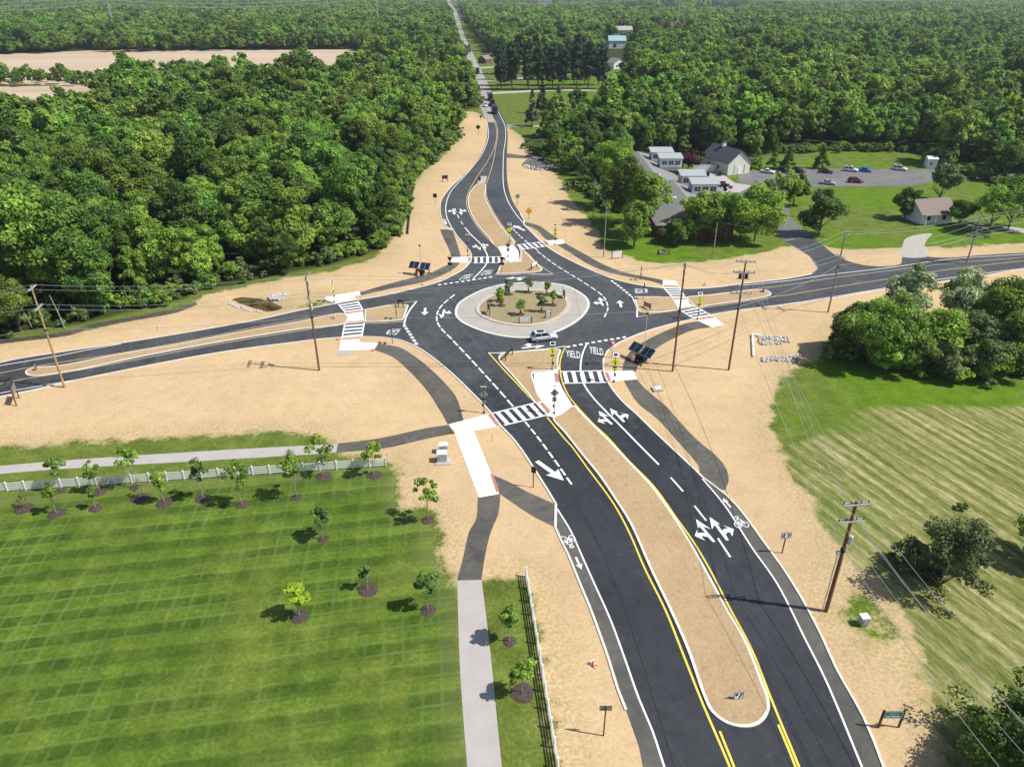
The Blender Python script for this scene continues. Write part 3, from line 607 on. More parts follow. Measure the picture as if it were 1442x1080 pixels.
# ---------------------------------------------------------------- painted markings
ZM = 0.024
wh = MB()
def wline(pxs, w=0.2, z=ZM, mb=None, step=1.0): ribbon(mb or wh, catmull(PL(pxs), step), w, z)
LW = 0.17
wline([(989,674),(1020,711),(1060,772.6),(1094.4,821.6),(1134,900),(1163,957.7),(1214,1080),(1240,1145)], LW)
wline([(784.4,716),(803.8,747.5),(818.4,780),(834.4,816),(859.4,871.7),(878.9,924.4),(900,984),(918.8,1029),(935.7,1080),(958,1145)], LW)
wline([(686,172.5),(688,190),(685,203.5),(675.5,222.5),(655,247.5),(635,270),(628,290),(629,305),(637.5,324)], .2)
wline([(701.5,157.5),(711,177.5),(712,195),(709.5,212.5),(708.5,235),(709.5,265),(716,285),(726,301),(737.5,315)], .2)
wline([(-60,526),(0,515),(75,502.5),(125,492.5),(170,484.5)], .18); wline([(-60,567),(0,553.8),(85,538.8),(140,529)], .18)
wline([(1040,402.5),(1109.6,395.5),(1160,388),(1249,377.5),(1340,365),(1442,358.5),(1560,350)], .2)
wline([(1060,434.5),(1109.6,428),(1186.6,416),(1220,410.5),(1300,397),(1442,378),(1560,364)], .2)
# lane lines
wline([(826,485),(821.5,494.8),(818.5,506.7),(817.5,520),(819,531.9),(823.7,543.7),(834,558.5),(848.9,574.8),(872.6,598.5),(900,626.5),(927.8,654.4)], .26, ZM + .004)
for a, b_ in (((944.4,672.2),(962,692)), ((977.8,712),(994.4,733)), ((1011,757.8),(1028.4,784.4)), ((640.5,293.5),(641.5,298)), ((644,302.5),(646.5,307.5)), ((648.8,312),(652,316.5))):
    wline([a, b_], .22)
wline([(654.5,320.5),(662.5,330),(677.8,345),(686,359),(687,366),(685.4,371),(679,380),(666,393)], .26, ZM + .004)
wline([(738.7,338.7),(748,346),(757.5,353)], .26, ZM + .004)
dashes(wh, [(640.3,415),(628.5,424.4),(620.8,432),(616.4,439.7),(615,448),(616.7,455.7),(623.6,465.4),(635.4,477),(640,482),(662,505),(681.5,526.4),(701.6,548.4),(722.7,572.6)], 17, .76, .28, ZM)
dashes(wh, [(739.6,594),(758.7,617.7),(781,648),(805,682)], 8, .74, .26, ZM)
dashes(wh, [(720,320),(728,328.5),(736,336)], 5, .7, .24, ZM)
dashes(wh, [(756.7,354.3),(783.7,374.4),(809.9,390.4),(829,402.5),(847.6,415.7),(853,422.8),(855.5,430),(855.5,437),(851,446.7)], 15, .74, .26, ZM)
# yield lines
dashes(wh, [(569,458),(577,470),(587,485.5)], 7, .62, .55, ZM); dashes(wh, [(616.7,401.5),(655,396),(693,390)], 10, .58, .55, ZM)
dashes(wh, [(860.8,395.3),(875,406),(888,416.5)], 7, .6, .50, ZM); dashes(wh, [(797.8,488.9),(840,481.5),(881.5,474.8)], 10, .55, .55, ZM)
wline([(586.7,424.4),(576.5,437.8),(571,449),(569,457.8)], .3); wline([(889.3,417.5),(894.5,427),(897.3,437),(897,446.7)], .3)
wline([(687.4,497),(700,497.2),(712,496.3),(740,494),(770,491.2),(796,487.6)], .22, ZM - .003); wline([(698,386.6),(750,386.5),(778,386.5)], .2, ZM - .003)
# crossings: two edge lines and bars, from the four surveyed corners
def crossing(q, n, fr, w=0.25, lines=True):
    a, b_, c, d = [Vector(p) for p in PL(q)]       # a-b one edge line, d-c the other
    if lines:
        ribbon(wh, [a[:], b_[:]], w, ZM + .007); ribbon(wh, [d[:], c[:]], w, ZM + .007)
    per = 1 / n
    for i in range(n):
        t0, t1 = (i + .5 - fr / 2) * per, (i + .5 + fr / 2) * per
        v = [a.lerp(b_, t0), a.lerp(b_, t1), d.lerp(c, t1), d.lerp(c, t0)]
        wh.add([(p.x, p.y, ZM + .0105) for p in v], [(0, 3, 2, 1)])
crossing([(694,582),(752.6,567.7),(768.9,585),(709.6,599)], 5, .48)
crossing([(788.9,523.4),(848.9,522.2),(854,538.5),(792.6,540)], 5, .46)
crossing([(666,362.4),(707,361.7),(707,370),(666,370.7)], 5, .46)
crossing([(726,345.3),(761,341),(768.7,347.2),(734,351.8)], 5, .46)
crossing([(476.7,428.6),(486.7,441),(511.5,437.6),(504,424)], 4, .45)
crossing([(485.5,457),(481.5,477),(509.5,474),(513,455)], 4, .45)
crossing([(933,403.8),(947.4,420),(965,419.5),(956.7,405)], 5, .42)
crossing([(957.8,437.2),(977.5,449.2),(1003.5,445.6),(981.5,432.6)], 4, .45)
# turn arrows: outline surveyed once in the lane's own frame (x right, y forward), then laid down again in every lane
def lane_shape(base, tip, pts):
    a, t = Vector(G(*base)), Vector(G(*tip)); L = (t - a).length; f = (t - a) / L; r = Vector((f.y, -f.x))
    return [((Vector(G(*p)) - a).dot(r) / L, (Vector(G(*p)) - a).dot(f) / L) for p in pts]
zp = lambda x, y: (980 + x / 10.8, 690 + y / 10.8)
TURN = lane_shape(zp(465,777), zp(190,400), [zp(*p) for p in ((190,400),(365,525),(308,505),(380,625),(405,603),(450,588),(492,586),(395,535),(572,600),(545,715),(512,650),(475,645),(437,682),(487,775),(443,778),(268,528),(225,600))])
AHEAD = [(-.045, 0), (.045, 0), (.045, .62), (.15, .57), (0, 1), (-.15, .57), (-.045, .62)]
def arrow(base, tip, kind, size=1.0, wide=1.0):
    a, t = Vector(G(*base)), Vector(G(*tip)); L = (t - a).length; f = (t - a) / L; r = Vector((f.y, -f.x))
    if kind: pts = [(x * L * size, y * L) for x, y in TURN]
    else: pts = [(x * L * size, y * L) for x, y in AHEAD][::-1]
    if kind == 'L': pts = [(-x, y) for x, y in pts][::-1]
    wh.add([((a + r * x + f * y).x, (a + r * x + f * y).y, ZM + .012 + arrow.k * .0004) for x, y in pts][::-1], [tuple(range(len(pts)))]); arrow.k = (arrow.k + 1) % 9
arrow.k = 0
for base, tip, kind in (((1005.6,763),(980,731),'L'), ((1024.4,761),(998.9,727.8),'R'), ((862,597.8),(843,578.9),'L'), ((878.9,594.4),(858.9,575),'R'),
                        ((598.9,434),(597.8,444),None), ((625.7,436),(621,448.5),'L'), ((740,390.4),(711.5,392.5),'L'), ((849.5,431),(844,419),'L'), ((874.7,432.8),(872.4,423.3),None),
                        ((734.8,490.6),(768,487),'L'), ((669.4,344.6),(677,352.5),'R'), ((679.9,343),(684,351),'L'), ((638.5,294.5),(640,303),'R'), ((648,294.5),(649.8,303),'L'), ((738.7,325),(722.5,317.6),None)):
    arrow(base, tip, kind, (1.0 if base[1] > 360 else .72) if kind else 1.5)
arrow((756,649.5), (794,676.8), None, 1.3)
for base, tip in (((1029,714.4),(1017.8,701.5)), ((810.8,784.5),(818.8,802)), ((629,316.5),(626,312))): arrow(base, tip, None, 1.25)
def bike(c, ahead, s=1.0):
    a, t = Vector(G(*c)), Vector(G(*ahead)); f = (t - a).normalized(); r = Vector((f.y, -f.x)); 
    W = lambda x, y: ((a + r * x * s + f * y * s).x, (a + r * x * s + f * y * s).y)
    for cx in (-.48, .48): ribbon(wh, [W(cx + .36 * cos(k * pi / 8), .52 * sin(k * pi / 8) - .25) for k in range(16)], .10, ZM + .012 + cx * .003, True)
    for i, l in enumerate(([(-.48, -.25), (-.2, .35), (.3, .35), (.05, -.3), (-.48, -.25)], [(-.2, .35), (.05, -.3)], [(.48, -.25), (.28, .5), (.45, .62)], [(-.3, .55), (.0, .85), (.3, .6)])):
        ribbon(wh, [W(*p) for p in l], .12, ZM + .014 + i * .0015)
    ribbon(wh, [W(.22 * cos(k * pi / 5), 1.15 + .2 * sin(k * pi / 5)) for k in range(10)], .12, ZM + .020, True)
bike((1043,737), (1036,727), .95); bike((800.7,760.7), (806,772), .95); bike((625.5,310.5), (625,306), .8)
struct(wh.obj('white_marking', 'paint_white'))
# yellow lines
yl = MB()
wline([(688.5,497.5),(708,519),(731.9,544.4),(753,567.5)], .22, ZM, yl)
wline([(770.4,587.4),(797,620),(803.7,627),(828,660),(864,709),(886.7,751),(907.8,800),(937.6,860),(960,916),(990,991.6),(1010,1038),(1027.8,1080),(1050,1140)], .2, ZM, yl)
wline([(1013.5,1029),(1034,1080),(1057,1140)], .2, ZM, yl)
wline([(796.5,488),(791.5,499),(788.5,511),(789.3,526),(793,540.7),(800.5,557),(812.2,571.9),(838.7,600),(853.5,613.4),(887,650.5),(920.5,684.5),(953.5,730.5),(976,762),(998,799),(1029.7,860),(1057.9,912.6),(1084.5,980),(1102,1023),(1125.5,1080),(1150,1145)], .2, ZM, yl)
wline([(1095.8,1019.8),(1120.5,1080),(1144,1145)], .2, ZM, yl)
struct(yl.obj('yellow_marking', 'paint_yellow'))
yp = MB()
for l in ([(-60,537),(0,525.5),(42.5,517.5),(85,510.5),(150,500.5),(250,483),(360,461),(480,440.5)], [(-60,553),(0,541),(32.5,534),(85,525.8),(200,505),(300,486),(360,475.8),(480,457.5)],
          [(688,160),(696,171),(699.5,187.5),(697,205),(689.5,222.5),(670,252.5),(659,272.5),(656.8,285),(660.8,300),(671,317.5),(686,335.5),(703,352),(707,362)],
          [(689,160),(697.4,171),(701,187.5),(698.7,205),(694,230),(686.5,255),(684,262),(685.5,277.5),(692,292.5),(702,310),(717,330),(727,342)],
          [(708,371),(704.5,377),(698,387)], [(733,352.5),(741,355.5),(756,371),(779,386.5)], [(897,446.8),(920,441.8),(957,437.2)], [(895.5,417.8),(932,418)],
          [(967,418.6),(1000,415),(1050,408.8),(1109,401.5),(1170,392),(1240,383),(1330,372),(1442,362.5),(1560,352)],
          [(982,434.6),(1040,426.4),(1086,418.8),(1109,415.5),(1170,405.5),(1240,394.5),(1330,380.5),(1442,367.5),(1560,356)],
          [(513,455.2),(540,455),(569,453)], [(513.5,435.6),(545,430),(585,424)]):
    wline(l, .15, ZM + .002, yp)
wline([(691,150),(680,117),(668,86),(650,46),(639,18)], .12, ZM, yp)
struct(yp.obj('yellow_marking', 'paint_yellow_pale'))
# YIELD lettering, stretched along the lane
def text_mesh(s, size=1.0):
    cu = bpy.data.curves.new('lettering', 'FONT'); cu.body = s; cu.size = size; cu.resolution_u = 2
    to = bpy.data.objects.new('tmp_text', cu); COL.objects.link(to); bpy.context.view_layer.update()
    me_ = bpy.data.meshes.new_from_object(to.evaluated_get(bpy.context.evaluated_depsgraph_get()))
    bpy.data.objects.remove(to); v = np.array([x.co[:] for x in me_.vertices])
    v[:, :2] -= v[:, :2].min(0); v[:, :2] /= v[:, :2].max(0)
    return v, [tuple(p.vertices) for p in me_.polygons]
tv, tf = text_mesh('YIELD')
for BL, BR, TL in (((797.5,502.5),(817.5,505),(796.8,493)), ((830.5,497),(850,501),(829.8,487.5)), ((668,385.6),(652.5,388),(660.5,392.5)), ((696,380),(681,381.5),(691,386.5)),
                   ((549.5,462.3),(542.5,471),(565,463.3)), ((912,413.6),(911.5,406.8),(894.2,413.4))):
    a, b_, c = [Vector((*p, 0)) for p in PL((BL, BR, TL))]
    mb = MB(); mb.add([a + (b_ - a) * x + (c - a) * y + Vector((0, 0, ZM + .003)) for x, y, z in tv], tf)
    struct(mb.obj('yield_lettering', 'paint_white'))
# crack-filler and tyre tracks: thin darker seams along the south lanes
tk = MB()
for pts in ([(770,640),(830,740),(880,860),(925,1000),(950,1080)],):
    ribbon(tk, catmull(PL(pts), 2), .07, ZM - .008)
struct(tk.obj('road_seams', 'black_plastic'))
# manhole lid, small litter of clods on the straw
# ---------------------------------------------------------------- street furniture
def rot(dx, dy, rz): return (dx * cos(rz) - dy * sin(rz), dx * sin(rz) + dy * cos(rz))
def diamond(mb, z, r, y, th=.02): mb.plate([(0, -r), (r, 0), (0, r), (-r, 0)], (0, y, z), (1, 0, 0), (0, 0, 1), th)
def rect(mb, x0, x1, z0, z1, y, th=.02): mb.plate([(x0, z0), (x1, z0), (x1, z1), (x0, z1)], (0, y, 0), (1, 0, 0), (0, 0, 1), th)
# all signs are modelled facing -y, then turned by rz
def crossing_beacon(px, top, rz, label, grp='pedestrian crossing beacons'):
    h = hgt(px[0], px[1], top); t = thing('crossing_beacon', label, 'crossing sign', (*G(*px), 0.03), rz, grp)
    MB().tube([(0, 0, 0), (0, 0, h)], .055, 8).obj('pole', 'metal_dark', t)
    MB().box((0, 0, .1), (.34, .34, .2), 0, .8).obj('pole_base', 'metal_dark', t)
    p = MB().box((0, 0, h), (.82, .66, .05), 0, 1, R(38)).obj('solar_panel', 'sign_white', t)
    MB().box((0, -.02, h + .035), (.60, .46, .02), 0, 1, R(38)).obj('solar_cell', 'solar', p)
    mb = MB(); diamond(mb, h - 1.25, .66, -.08); s = mb.obj('warning_plate', 'sign_yellow', t)
    mb = MB(); diamond(mb, h - 1.25, .645, -.055, -.012); mb.obj('plate_back', 'sign_back', s)
    mb = MB(); mb.box((.04, -.11, h - 1.30), (.13, .01, .36)); mb.tube([(.02, -.11, h - 1.02), (.02, -.115, h - .94)], .07, 8)
    mb.plate([(-.02, -.45), (.08, -.45), (.12, -.1), (0, -.1)], (0, -.105, h - 1.25), (1, 0, 0), (0, 0, 1), .01); mb.obj('walking_symbol', 'sign_black', s)
    MB().box((0, -.06, h - 2.05), (.62, .1, .2)).obj('beacon_bar', 'metal_dark', t)
    mb = MB(); rect(mb, -.33, .33, h - 2.62, h - 2.22, -.08); s = mb.obj('arrow_plate', 'sign_yellow', t)
    mb = MB(); mb.plate([(-.2, .1), (.12, -.1), (.02, -.14), (.22, -.16), (.2, .02), (.16, -.06), (-.16, .14)], (0, -.105, h - 2.42), (1, 0, 0), (0, 0, 1), .008); mb.obj('arrow_symbol', 'sign_black', s)
    mb = MB(); rect(mb, -.33, .33, h - 2.62, h - 2.22, -.03, -.012); mb.obj('plate_back', 'sign_back', s)
    MB().box((.12, -.02, 1.25), (.26, .22, .4)).obj('push_button_box', 'metal_dark', t)
    return t
BE = [((681.5,581.5),545,pi*.97,'crossing beacon seen from behind, at the left end of the near zebra crossing'),
      ((777.3,521.5),484,.05,'yellow crossing beacon on the small island just below the white car'),
      ((780.3,582.5),543,pi*1.03,'crossing beacon seen from behind on the white refuge of the near crossing'),
      ((864.3,537.8),500,.05,'yellow crossing beacon at the kerb right of the near crossing, by the solar trailer'),
      ((781.3,345),317,.1,'yellow crossing beacon standing on the white ramp right of the far crossing'),
      ((717.6,347),316,.1,'yellow crossing beacon at the far tip of the white refuge of the far crossing'),
      ((715.5,368.7),338,pi,'crossing beacon seen from behind in the middle of the white refuge of the far crossing'),
      ((659,361),331,pi*.98,'crossing beacon seen from behind, left of the far crossing'),
      ((981.7,450),414,.1,'yellow crossing beacon on the right arm of the roundabout, between the two utility poles'),
      ((471,425.5),397,pi*.5,'thin crossing beacon seen edge on beside the white ramp of the left arm')]
for a in BE: crossing_beacon(*a)
def yield_sign(px, top, rz, label):
    h = hgt(px[0], px[1], top); t = thing('yield_sign', label, 'road sign', (*G(*px), 0.02), rz, 'yield signs round the roundabout')
    MB().tube([(0, 0, 0), (0, 0, h)], .05, 8).obj('post', 'post_brown', t)
    mb = MB(); z = h - .55; mb.plate([(0, -.55), (.62, .5), (-.62, .5)], (0, -.07, z), (1, 0, 0), (0, 0, 1), .02); s = mb.obj('yield_plate', 'sign_red', t)
    mb = MB(); mb.plate([(0, -.30), (.36, .33), (-.36, .33)], (0, -.095, z), (1, 0, 0), (0, 0, 1), .008); mb.obj('white_centre', 'sign_white', s)
    mb = MB(); mb.plate([(0, -.54), (.61, .49), (-.61, .49)], (0, -.045, z), (1, 0, 0), (0, 0, 1), -.008); mb.obj('plate_back', 'metal_dark', s)
    mb = MB(); rect(mb, -.5, .5, z - 1.3, z - .7, -.07); s = mb.obj('lower_plate', 'sign_white', t)
    mb = MB(); rect(mb, -.5, .5, z - 1.3, z - .7, -.045, -.008); mb.obj('plate_back', 'metal_dark', s)
for a in [((634,383.5),362,pi*.92,'yield sign seen from behind left of the far arm, beside the grey path'), ((706.7,383.8),362,pi*.95,'yield sign seen from behind on the island tip below the far crossing'),
          ((861.8,503),479,.1,'red and white yield sign right of the painted YIELD, near the solar trailer'), ((905.3,421.7),399,pi*.5,'yield sign seen edge on, right beside the painted box on the right arm'),
          ((901.6,394.5),376,pi*.5,'yield sign seen edge on above the right arm, next to the grey path'), ((552.9,484.4),460,-pi*.5,'yield sign seen edge on below the left arm, near the white ramp'),
          ((558.9,450),428,-pi*.5,'yield sign seen edge on inside the island of the left arm')]: yield_sign(*a)
def guide_sign(a, b_, top, label, mat='sign_white', back='sign_back', ph=1.0, flip=False, grp=None, marks=None, low=None):
    """panel between two posts whose feet are a and b_"""
    A_, B_ = Vector(G(*a)), Vector(G(*b_)); mid = (A_ + B_) / 2; L = (B_ - A_).length; rz = atan2(B_.y - A_.y, B_.x - A_.x) + (pi if flip else 0)
    h = hgt(*a, top); t = thing('guide_sign', label, 'road sign', (mid.x, mid.y, 0.05), rz, grp)
    for s in (-1, 1): MB().box((s * L / 2, 0, h / 2), (.16, .12, h)).obj('post', 'post_brown', t)
    z1 = h - .08; z0 = max(.35, z1 - ph)
    mb = MB(); rect(mb, -L / 2 + .1, L / 2 - .1, z0, z1, -.08, .02); p = mb.obj('panel', mat, t)
    mb = MB(); rect(mb, -L / 2 + .1, L / 2 - .1, z0, z1, -.055, -.012); mb.obj('panel_back', back, p)
    if marks: marks(p, L, z0, z1)
    return t
def chevron_marks(p, L, z0, z1):
    mb = MB(); h = z1 - z0; n = 3
    for k in range(n):
        x = -L * .36 + k * L * .27; w = L * .13
        mb.plate([(x, .1 * h), (x + w, .1 * h), (x + w * 1.9, .5 * h), (x + w, .9 * h), (x, .9 * h), (x + w * .9, .5 * h)], (0, -.105, z0), (1, 0, 0), (0, 0, 1), .008)
    mb.obj('chevrons', 'sign_black', p)
def border_marks(p, L, z0, z1):
    mb = MB(); h = z1 - z0
    for s in ((-.42, .25, .25), (-.1, .25, .25), (-.42, .62, .2), (0.05, .62, .2)): rect(mb, s[0] * L, (s[0] + .34) * L, z0 + (s[1]) * h, z0 + (s[1] + .16) * h, -.105, .008)
    mb.obj('text_bars', 'sign_black', p)
IG = 'signs on the central island'
guide_sign((768.2,449.5),(775.3,447.8),438.5,'chevron sign facing the camera at the right front edge of the central island','sign_white','metal_dark',1.5,grp=IG,marks=chevron_marks)
guide_sign((731,457),(748.5,457.2),446,'low wide sign at the front edge of the central island, nearest the camera','sign_white','sign_white',.9,flip=True,grp=IG)
guide_sign((689.5,445.5),(687,441),430,'sign seen edge on at the left end of the central island','sign_white','metal_dark',1.2,grp=IG,marks=chevron_marks)
guide_sign((795,422.3),(792.5,418),409,'dark sign seen edge on at the right end of the central island','sign_white','metal_dark',1.5,flip=True,grp=IG,marks=chevron_marks)
guide_sign((711.5,414.5),(717,413.5),403.5,'dark green backed sign at the far left edge of the central island','sign_white','sign_green',1.4,flip=True,grp=IG,marks=chevron_marks)
EG = 'two-post exit signs on the splitter islands'
guide_sign((711.9,509),(721.5,500.5),497.5,'two-post sign seen from behind on the island tip left of the white car','sign_green','metal_dark',.5,flip=True,grp=EG)
guide_sign((748,381.5),(756,377.5),371.5,'pale two-post sign on the island tip below the far crossing','sign_white','sign_white',.55,grp=EG)
guide_sign((561,432.5),(568,434),421.5,'dark two-post sign at the tip of the left island','sign_green','metal_dark',.5,flip=True,grp=EG)
guide_sign((907,433),(915.5,437),424,'grey two-post sign at the tip of the right island','sign_back','sign_back',.9,grp=EG)
guide_sign((23.5,571.5),(27,560.5),548,'grey two-post sign with a dark shadow at the left edge beside the left arm','sign_back','sign_back',1.3)
guide_sign((623,256.5),(630.5,256),247.3,'dark wide board on two posts on the straw left of the far arm','sign_back','metal_dark',1.1,flip=True)
guide_sign((861.5,364.8),(876,363.8),354,'round-topped pale sign on two posts on the grass left of the school','wall_white','wall_white',1.4)
gs = guide_sign((926,360),(942.3,359.5),352,'half black, half tan board on the grass before the brick school','sign_black','metal_dark',1.9,
           marks=lambda p, L, z0, z1: (MB().box((L * .25, -.11, (z0 + z1) / 2), (L * .42, .02, (z1 - z0) * .9)).obj('tan_half', 'straw_island', p), MB().box((-L * .3, -.11, z0 + (z1 - z0) * .6), (L * .16, .02, (z1 - z0) * .5)).obj('pale_marks', 'sign_white', p), MB().box((-L * .1, -.11, z0 + (z1 - z0) * .45), (L * .12, .02, (z1 - z0) * .35)).obj('pale_marks', 'sign_white', p)))
def welcome(p, L, z0, z1):
    w = L - .25; h = z1 - z0
    mb = MB(); n = .03
    for x0, x1, a, b_ in ((-w/2, w/2, z0 + .02, z0 + .02 + n), (-w/2, w/2, z1 - .02 - n, z1 - .02), (-w/2, -w/2 + n, z0 + .06, z1 - .06), (w/2 - n, w/2, z0 + .06, z1 - .06)): rect(mb, x0, x1, a, b_, -.105, .006)
    v, f = text_mesh('Welcome To'); mb.add([(-w * .29 + x * w * .58, -.107, z0 + h * .52 + y * h * .28) for x, y, z in v], f)
    for a, b_ in ((-.42, -.20), (-.16, .36)): rect(mb, w * a, w * b_, z0 + h * .22, z0 + h * .36, -.105, .006)
    mb.obj('lettering', 'sign_white', p)
guide_sign((1236.5,1024.3),(1265,1023.8),1000,'green welcome sign on two brown posts beside the road at the lower right','sign_green','sign_back',.85,marks=welcome)
def post_sign(px, top, rz, label, face, back='sign_back', w=.9, hh=.9, shape='rect', symbol=None, post='post_brown', grp=None):
    h = hgt(px[0], px[1], top); t = thing('road_sign', label, 'road sign', (*G(*px), 0.0), rz, grp)
    MB().box((0, 0, h / 2), (.1, .1, h)).obj('post', post, t)
    mb = MB()
    if shape == 'rect': rect(mb, -w/2, w/2, h - hh, h, -.09)
    else: diamond(mb, h - w * .7, w * .7, -.09)
    s = mb.obj('face_plate', face, t); mb = MB()
    if shape == 'rect': rect(mb, -w/2, w/2, h - hh, h, -.065, -.012)
    else: diamond(mb, h - w * .7, w * .7, -.065, -.012)
    mb.obj('plate_back', back, s)
    if symbol == 'lanes':
        mb = MB(); n = .04
        for a in ((-w/2+.05, w/2-.05, h-hh+.05, h-hh+.05+n), (-w/2+.05, w/2-.05, h-.05-n, h-.05), (-w/2+.05, -w/2+.05+n, h-hh+.1, h-.1), (w/2-.05-n, w/2-.05, h-hh+.1, h-.1)): rect(mb, *a, -.115, .006)
        for cx, k in ((-w * .2, -1), (w * .2, 1)):
            z = h - hh
            mb.plate([(cx-.05, z+hh*.18), (cx+.05, z+hh*.18), (cx+.05, z+hh*.6), (cx-.05, z+hh*.6)], (0, -.115, 0), (1,0,0), (0,0,1), .006)
            mb.plate([(cx-.15, z+hh*.6), (cx+.15, z+hh*.6), (cx, z+hh*.86)], (0, -.115, 0), (1,0,0), (0,0,1), .006)
            mb.plate([(cx+k*.05, z+hh*.35), (cx+k*.22, z+hh*.58), (cx+k*.14, z+hh*.62), (cx+k*.32, z+hh*.7), (cx+k*.30, z+hh*.46), (cx+k*.26, z+hh*.52), (cx+k*.08, z+hh*.24)][::k], (0, -.115, 0), (1,0,0), (0,0,1), .006)
        mb.obj('lane_arrows', 'sign_black', s)
    if symbol == 'keep':
        mb = MB(); n = .04; z = h - hh
        for a in ((-w/2+.03, w/2-.03, z+.03, z+.03+n), (-w/2+.03, w/2-.03, h-.03-n, h-.03), (-w/2+.03, -w/2+.03+n, z+.07, h-.07), (w/2-.03-n, w/2-.03, z+.07, h-.07)): rect(mb, *a, -.115, .006)
        mb.plate([(-.02*w, z+.14*hh), (.12*w, z+.14*hh), (.32*w, z+.62*hh), (.36*w, z+.84*hh), (.08*w, z+.8*hh), (.16*w, z+.62*hh)], (0, -.115, 0), (1,0,0), (0,0,1), .006)
        mb.plate([(-.34*w, z+.55*hh), (-.22*w, z+.42*hh), (-.1*w, z+.6*hh), (-.14*w, z+.84*hh), (-.32*w, z+.82*hh)], (0, -.115, 0), (1,0,0), (0,0,1), .006)
        mb.obj('keep_right_symbol', 'sign_black', s)
    return t
post_sign((1101.2,778.6),748.5,.12,'white lane sign with two dark arrows on a brown post right of the near road','sign_white',w=1.15,hh=.85,symbol='lanes')
post_sign((1038.5,984),972,.1,'small white keep-right sign at the near end of the long median','sign_white',w=.85,hh=1.0,symbol='keep')
post_sign((750.9,686),657.5,pi*.9,'dark sign on a tall post left of the near road below the crossing','sign_white','metal_dark',w=.6,hh=.9)
post_sign((849.7,1035.5),994,pi,'thin tan-backed sign on a post left of the near road, closest to the camera','sign_white','straw_island',w=1.0,hh=.6)
post_sign((675.3,257),249.5,pi,'small dark sign at the far end of the far median','sign_white','metal_dark',w=.8,hh=1.0)
post_sign((1074,411.5),405,pi*.5,'small dark sign at the end of the right median','sign_white','metal_dark',w=.8,hh=1.2)
post_sign((52,521.5),514,-pi*.4,'small sign at the end of the left median','sign_white','sign_back',w=.7,hh=.9)
post_sign((613,287.5),273,pi,'dark square sign on a thin post left of the far arm','sign_white','metal_dark',w=1.1,hh=1.1)
post_sign((728.7,288.7),274,.1,'pale grey sign on a thin post right of the far arm','sign_back','sign_back',w=1.1,hh=1.0)
post_sign((744.5,309),292.5,.05,'orange diamond warning sign on the straw right of the far arm','sign_orange',w=1.35,shape='diamond')
post_sign((673.5,191),175.5,pi,'dark diamond sign left of the far arm beside the wood','sign_white','metal_dark',w=1.5,shape='diamond')
post_sign((677,171),163,pi,'small dark sign at the edge of the wood where the old road begins','sign_white','metal_dark',w=1.0,hh=.9)
post_sign((486.5+ -15,449.3),441.5,pi*.5,'short brown post sign on the left median beside the crossing','sign_white','metal_dark',w=.5,hh=.8)
post_sign((723.7,187),175,pi*.5,'small sign on the straw beside the far lawn','sign_back','sign_back',w=.8,hh=1.0)

# solar trailers with camera mast, cones, drums
def solar_trailer(px, rz, label, mast_top):
    t = thing('solar_trailer', label, 'solar trailer', (*G(*px), 0.01), rz, 'solar trailers')
    MB().box((0, 0, .75), (1.7, 1.1, .8)).obj('cabinet', 'black_plastic', t)
    MB().box((0, 0, .3), (2.6, .3, .12)).box((0, 0, .3), (.2, 1.9, .12)).obj('chassis', 'metal_galv', t)
    for s in (-1, 1):
        w = MB().tube([(0, s * .78, .33), (0, s * .98, .33)], .33, 14).obj('wheel', 'tyre', t); MB().tube([(0, s * .985, .33), (0, s * 1.0, .33)], .17, 10).obj('rim', 'rim', w)
    for s in (-1, 1):
        f = MB().box((s * 1.25, -.1, 2.05), (2.2, 1.75, .07), 0, 1, R(38)).obj('panel_frame', 'metal_galv', t)
        for k in (-1, 1): MB().box((s * 1.25 + k * .54, -.12, 2.10), (1.0, 1.65, .03), 0, 1, R(38)).obj('solar_cell', 'solar', f)
    MB().tube([(-.9, 0, 1.1), (-1.25, 0, 2.0)], .05).tube([(.9, 0, 1.1), (1.25, 0, 2.0)], .05).obj('panel_arm', 'metal_galv', t)
    h = hgt(px[0], px[1], mast_top)
    m_ = MB().tube([(.1, .3, 1.1), (.1, .3, h)], .05).obj('mast', 'metal_galv', t); MB().box((.1, .3, h + .1), (.35, .25, .3)).tube([(-.1, .3, h), (.35, .3, h)], .03).obj('camera_head', 'metal_dark', m_)
    MB().tube([(1.3, 0, .3), (2.0, .1, .3), (2.05, .1, .0)], .05).obj('drawbar', 'metal_galv', t)
    return t
solar_trailer((592,387), R(-18), 'solar-powered trailer with twin panels on the straw left of the far arm', 347)
solar_trailer((903,508.5), R(-50), 'solar-powered trailer with twin panels beside the white ramp right of the near crossing', 443)
def drum(px, label):
    t = thing('traffic_drum', label, 'traffic drum', (*G(*px), 0.01), 0, 'orange and white traffic drums')
    MB().tube([(0, 0, 0), (0, 0, .12)], .42, 14).obj('rubber_base', 'black_plastic', t)
    for i in range(5): MB().tube([(0, 0, .12 + i * .2), (0, 0, .12 + (i + 1) * .2)], [.32 - i * .02, .30 - i * .02], 14).obj('band', ('orange', 'sign_white')[i % 2], t)
    MB().tube([(-.12, 0, 1.12), (-.1, 0, 1.2), (.1, 0, 1.2), (.12, 0, 1.12)], .025, 6).obj('handle', 'orange', t)
drum((589,389.5), 'orange and white drum at the front left of the far solar trailer'); drum((605.3,385), 'orange drum just right of the far solar trailer')
drum((891,509), 'orange and white drum left of the near solar trailer'); drum((899.5,492.5), 'orange and white drum behind the near solar trailer')
